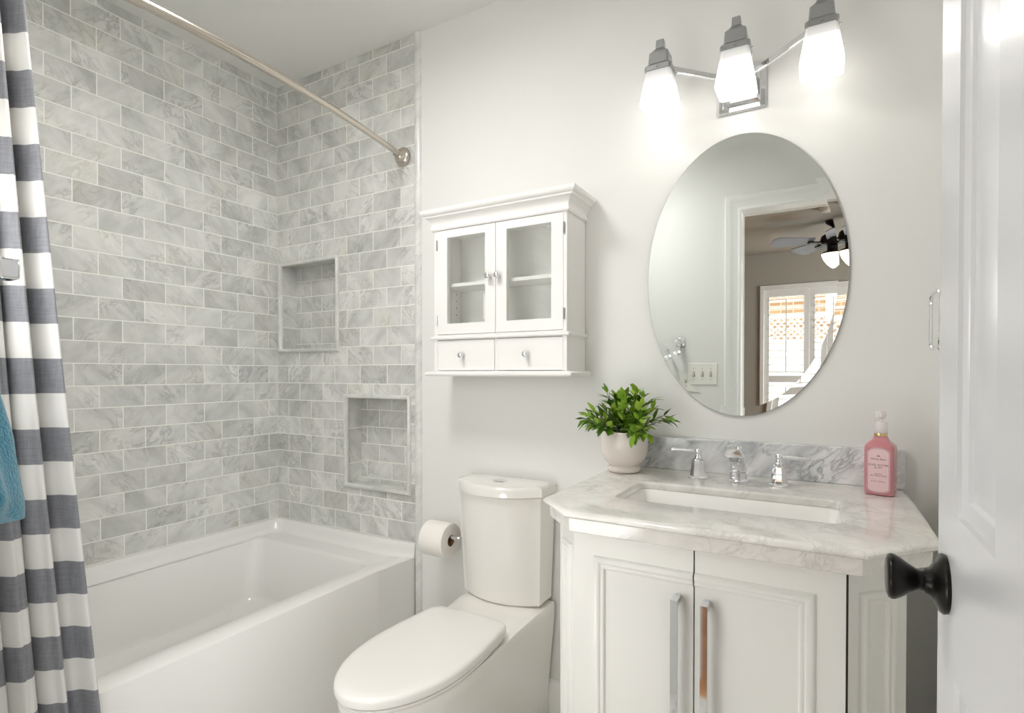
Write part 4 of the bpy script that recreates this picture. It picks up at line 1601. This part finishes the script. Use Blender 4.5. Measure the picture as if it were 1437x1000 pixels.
FYC = -0.118
for k, hx in enumerate((1.914, 2.114)):
    mb = MB()
    mb.loft([octo(hx, FYC, r, 0.8612 + z) for r, z in ((0.0265, 0.0), (0.0265, 0.003), (0.0225, 0.007), (0.0205, 0.014), (0.0185, 0.030), (0.0170, 0.046), (0.0155, 0.052), (0.0100, 0.053))])
    h = mb.build('handle_base', M['chrome'], fa, smooth=20, bevel=0.0006)
    MB().lathe([(0.001, 0.053), (0.0105, 0.053), (0.0115, 0.056), (0.0085, 0.060), (0.0075, 0.066), (0.0095, 0.068), (0.0095, 0.078), (0.006, 0.081), (0.001, 0.0815)], (hx, FYC, 0.8612), seg=24).build('stem', M['chrome'], fa, smooth=50)
    sg = -1 if k == 0 else 1
    mb = MB()
    mb.tube([(hx, FYC, 0.935), (hx + sg * 0.012, FYC, 0.935), (hx + sg * 0.016, FYC, 0.935), (hx + sg * 0.060, FYC, 0.934), (hx + sg * 0.066, FYC, 0.934), (hx + sg * 0.071, FYC, 0.934)],
            [0.0050, 0.0052, 0.0060, 0.0058, 0.0066, 0.0064], 8)
    mb.build('lever', M['chrome'], fa, smooth=30)
mb = MB()
sx_ = 2.016
mb.loft([octo(sx_, FYC, r, 0.8612 + z) for r, z in ((0.0275, 0.0), (0.0275, 0.004), (0.0235, 0.008), (0.0215, 0.016), (0.0205, 0.026), (0.022, 0.029), (0.0215, 0.032))])
mb.build('spout_base', M['chrome'], fa, smooth=20, bevel=0.0006)
mb = MB()
# spout: rises, leans to the front and ends in a broad lip
secs = [(0.0, 0.032, 0.0185, 0.0185, 0), (-0.004, 0.048, 0.0185, 0.018, 12), (-0.018, 0.064, 0.0195, 0.017, 35), (-0.040, 0.077, 0.0205, 0.0145, 62), (-0.066, 0.083, 0.0205, 0.0115, 82), (-0.088, 0.084, 0.0200, 0.0095, 90), (-0.096, 0.0838, 0.0185, 0.0080, 92)]
rings = []
for dy, dz, w, h, an in secs:
    a = math.radians(an)
    c0_ = Vector((sx_, FYC + dy, 0.8612 + dz))
    e1 = Vector((1, 0, 0))
    e2 = Vector((0, math.cos(a), math.sin(a)))
    rings.append([c0_ + e1 * (w * math.copysign(abs(math.cos(t)) ** 0.6, math.cos(t))) + e2 * (h * math.copysign(abs(math.sin(t)) ** 0.6, math.sin(t))) for t in [2 * PI * i / 24 for i in range(24)]])
mb.loft(rings)
mb.build('spout', M['chrome'], fa, smooth=50)
MB().cyl((sx_, FYC - 0.080, 0.936), (sx_, FYC - 0.080, 0.926), 0.011, 0.010).build('aerator', M['satin'], fa)
MB().lathe([(0.006, 0.060), (0.005, 0.078), (0.0075, 0.080), (0.009, 0.086), (0.007, 0.091), (0.001, 0.092)], (sx_, FYC + 0.012, 0.8612), seg=20).build('pull_knob', M['chrome'], fa, smooth=50)

# ------------------------------------------------------------------ potted plant
PX, PY, PZ = 1.706, -0.122, 0.8615
pl_ = root('potted_plant', (PX, PY, PZ), 'bushy green plant in a blush ceramic footed pot on the vanity top', 'plant')
pp_ = [(0.001, 0.0), (0.041, 0.0), (0.0465, 0.003), (0.0485, 0.009), (0.046, 0.016), (0.041, 0.0185), (0.0415, 0.021), (0.050, 0.027), (0.060, 0.040), (0.0665, 0.058), (0.0685, 0.078), (0.0675, 0.098), (0.0655, 0.114), (0.0635, 0.119), (0.0605, 0.1185), (0.0605, 0.105), (0.001, 0.104)]
MB().lathe(pp_, (PX, PY, PZ), seg=56).build('pot', M['pot'], pl_, smooth=60)
MB().lathe([(0.001, 0.113), (0.03, 0.1125), (0.0603, 0.110)], (PX, PY, PZ), seg=32, cap=False).build('soil', M['soil'], pl_, smooth=60)
rnd = random.Random(21)
sm = MB()
lf = MB()


def leaf(p, d, up, L, W):
    d = d.normalized()
    side = d.cross(up)
    if side.length < 1e-3:
        side = Vector((1, 0, 0))
    side.normalize()
    nrm = side.cross(d)
    prof_ = [(0.0, 0.06), (0.18, 0.55), (0.42, 1.0), (0.68, 0.82), (0.88, 0.4), (1.0, 0.02)]
    rows_ = []
    for t, w in prof_:
        c = p + d * (L * t) - nrm * (0.22 * L * t * t)
        rows_.append([lf.bm.verts.new(c + side * W * w + nrm * 0.14 * W * w), lf.bm.verts.new(c), lf.bm.verts.new(c - side * W * w + nrm * 0.14 * W * w)])
    for i in range(len(rows_) - 1):
        for j in range(2):
            lf.bm.faces.new((rows_[i][j], rows_[i][j + 1], rows_[i + 1][j + 1], rows_[i + 1][j]))


nst = 34
for i in range(nst):
    az = 2 * PI * (i * 0.381966) + rnd.uniform(-0.3, 0.3)
    el = rnd.uniform(0.05, 1.0) if i % 4 else rnd.uniform(0.9, 1.4)
    ln = rnd.uniform(0.07, 0.115)
    d0 = Vector((math.cos(az) * math.cos(el), math.sin(az) * math.cos(el), math.sin(el)))
    if d0.y > 0.2:
        d0.y *= 0.35
    start = Vector((PX, PY, PZ + 0.112)) + Vector((math.cos(az), math.sin(az), 0)) * 0.035 * math.cos(el)
    pts = []
    for q in range(7):
        t = q / 6
        p = start + Vector((0, 0, 0.030 * t)) + d0 * (ln * t) - Vector((0, 0, 0.028 * t * t * math.cos(el)))
        p.y = min(p.y, -0.028)
        pts.append(p)
    sm.tube(pts, [0.0015 - 0.0009 * q / 6 for q in range(7)], 6)
    for q in range(1, 7):
        t_ = (pts[q] - pts[q - 1]).normalized()
        for s_ in (0, 1, 2):
            if q == 6 or rnd.random() < 0.85:
                aa = rnd.uniform(0, 2 * PI)
                perp = t_.orthogonal().normalized()
                perp = Matrix.Rotation(aa, 3, t_) @ perp
                dd = (t_ * rnd.uniform(0.5, 1.0) + perp * rnd.uniform(0.5, 0.95) + Vector((0, 0, 0.15)))
                L_ = rnd.uniform(0.026, 0.044)
                tip = pts[q] + dd.normalized() * L_
                if tip.y > -0.006:
                    continue
                if tip.z < PZ + 0.095:
                    continue
                leaf(pts[q], dd, Vector((0, 0, 1)) + 0.4 * perp, L_, L_ * rnd.uniform(0.20, 0.27))
sm.build('stem', M['stem'], pl_)
lf.build('foliage', M['leaf'], pl_, smooth=180, recalc=False)

# ------------------------------------------------------------------ soap bottle
BX, BY, BZ = 2.330, -0.112, 0.8615
RA = math.radians(-14)


def bt(p):
    x, y, z = p
    return Vector((BX + x * math.cos(RA) - y * math.sin(RA), BY + x * math.sin(RA) + y * math.cos(RA), BZ + z))


so = root('soap_bottle', (BX, BY, BZ), 'pink hand soap pump bottle at the right end of the vanity top', 'soap bottle')


def bottle_ring(w, d, z):
    c_ = min(w, d) * 0.24
    out_ = []
    for a_, b_, e_, f_ in ((1, 1, 0, -1), (1, 1, -1, 0), (-1, 1, 1, 0), (-1, 1, 0, -1), (-1, -1, 0, 1), (-1, -1, 1, 0), (1, -1, -1, 0), (1, -1, 0, 1)):
        out_.append(bt((a_ * w + e_ * c_, b_ * d + f_ * c_, z)))
    return out_


mb = MB()
mb.loft([bottle_ring(0.0265, 0.0200, 0.0), bottle_ring(0.0290, 0.0225, 0.003), bottle_ring(0.0300, 0.0235, 0.010), bottle_ring(0.0300, 0.0235, 0.110), bottle_ring(0.0288, 0.0225, 0.116), bottle_ring(0.0225, 0.0185, 0.1235), bottle_ring(0.0165, 0.0150, 0.129), bottle_ring(0.0135, 0.0132, 0.135), bottle_ring(0.0130, 0.0128, 0.139)])
mb.build('bottle', M['soap'], so, smooth=20, bevel=0.002)
mb = MB()
mb.lathe([(0.0135, 0.138), (0.0142, 0.139), (0.0142, 0.144), (0.0135, 0.145)], (0, 0, 0), seg=24)
for v in mb.bm.verts:
    v.co = bt(v.co)
mb.build('collar', M['gold'], so)
mb = MB()
mb.lathe([(0.0138, 0.145), (0.0138, 0.170), (0.0125, 0.172), (0.005, 0.173), (0.0045, 0.182)], (0, 0, 0), seg=24)
for v in mb.bm.verts:
    v.co = bt(v.co)
mb.build('cap', M['clear'], so)
mb = MB()
mb.lathe([(0.0045, 0.178), (0.0105, 0.181), (0.0115, 0.186), (0.0115, 0.193), (0.009, 0.196), (0.001, 0.197)], (0, 0, 0), seg=20)
mb.tube([(0.0, 0.0, 0.189), (0.004, -0.018, 0.190), (0.005, -0.026, 0.188), (0.006, -0.031, 0.183)], [0.0055, 0.005, 0.0045, 0.004], 10)
for v in mb.bm.verts:
    v.co = bt(v.co)
mb.build('pump', M['clear'], so, smooth=40)
# label with its rounded top and fine print
mb = MB()
lw, l0, l1 = 0.0225, 0.007, 0.112
pts = []
for i in range(13):
    a = PI * i / 12
    pts.append((lw * math.cos(a), l1 - 0.012 + 0.012 * math.sin(a)))
for i in range(13):
    a = PI + PI * i / 12
    pts.append((lw * math.cos(a), l0 + 0.008 + 0.008 * math.sin(a)))
mb.loft([[bt((x, -0.0237, z)) for x, z in pts], [bt((x, -0.0242, z)) for x, z in pts]])
lb = mb.build('label', M['label'], so, smooth=None)
mb = MB()
rim_o = [(x * 0.95, 0.0595 + (z - 0.0595) * 0.978) for x, z in pts]
rim_i = [(x * 0.925, 0.0595 + (z - 0.0595) * 0.966) for x, z in pts]
mb.loft([[bt((x, -0.02435, z)) for x, z in rim_o], [bt((x, -0.02435, z)) for x, z in rim_i]], cap0=False, cap1=False)
mb.build('border', M['ink'], lb, smooth=None)


def label_text(body_, z, size, nm):
    cu = bpy.data.curves.new(nm, 'FONT')
    cu.body = body_
    cu.size = size
    cu.align_x = 'CENTER'
    cu.align_y = 'CENTER'
    cu.extrude = 0.00002
    cu.materials.append(M['ink'])
    tmp = bpy.data.objects.new(nm, cu)
    COL.objects.link(tmp)
    me = bpy.data.meshes.new_from_object(tmp.evaluated_get(bpy.context.evaluated_depsgraph_get()))
    bpy.data.objects.remove(tmp)
    o_ = bpy.data.objects.new(nm, me)
    COL.objects.link(o_)
    o_.parent = lb
    o_.location = bt((0, -0.0244, z)) - Vector((BX, BY, BZ))
    o_.rotation_euler = (PI / 2, 0, RA)
    return o_


label_text('White Barn', 0.0855, 0.0068, 'label_text')
label_text('ROSE WATER', 0.0715, 0.0066, 'label_text')
label_text('& IVY', 0.0655, 0.0066, 'label_text')
label_text('GENTLE', 0.0505, 0.0044, 'label_text')
label_text('GEL HAND SOAP', 0.0465, 0.0044, 'label_text')
label_text('8 fl oz / 236 mL', 0.0335, 0.0044, 'label_text')
mb = MB()
ring = [(0.0032 * math.cos(PI * i / 10), 0.0915 + 0.0036 * math.sin(PI * i / 10)) for i in range(11)]
mb.tube([bt((x, -0.0244, z)) for x, z in ring], 0.0004, 6)
mb.tube([bt((-0.0032, -0.0244, 0.0915)), bt((0.0032, -0.0244, 0.0915))], 0.0004, 6)
mb.tube([bt((0.0, -0.0244, 0.0915)), bt((0.0014, -0.0244, 0.0938))], 0.0004, 6)
mb.build('emblem', M['ink'], lb)

# ------------------------------------------------------------------ towel ring on the right wall
tr_ = root('towel_ring', (XR, -0.33, 1.318), 'small chrome towel ring on the right wall, half hidden by the door', 'towel ring')
TRX = 2.402
MB().lathe([(0.001, -0.0005), (0.022, -0.0005), (0.023, -0.006), (0.014, -0.011), (0.009, -0.014), (0.0085, -0.045), (0.011, -0.048), (0.011, -0.057), (0.001, -0.060)], (XR, -0.33, 1.318), 'X', 24).build('post', M['chrome'], tr_, smooth=40)
mb = MB()
rw, rh = 0.055, 0.112
pts = [Vector((TRX, -0.33 + p.x, 1.318 - 0.010 + p.y)) for p in rrect(-rw, rw, -rh, 0.0, 0.022, 0, 5)]
mb.tube(pts + pts[:1], 0.0035, 10)
mb.build('ring', M['chrome'], tr_)
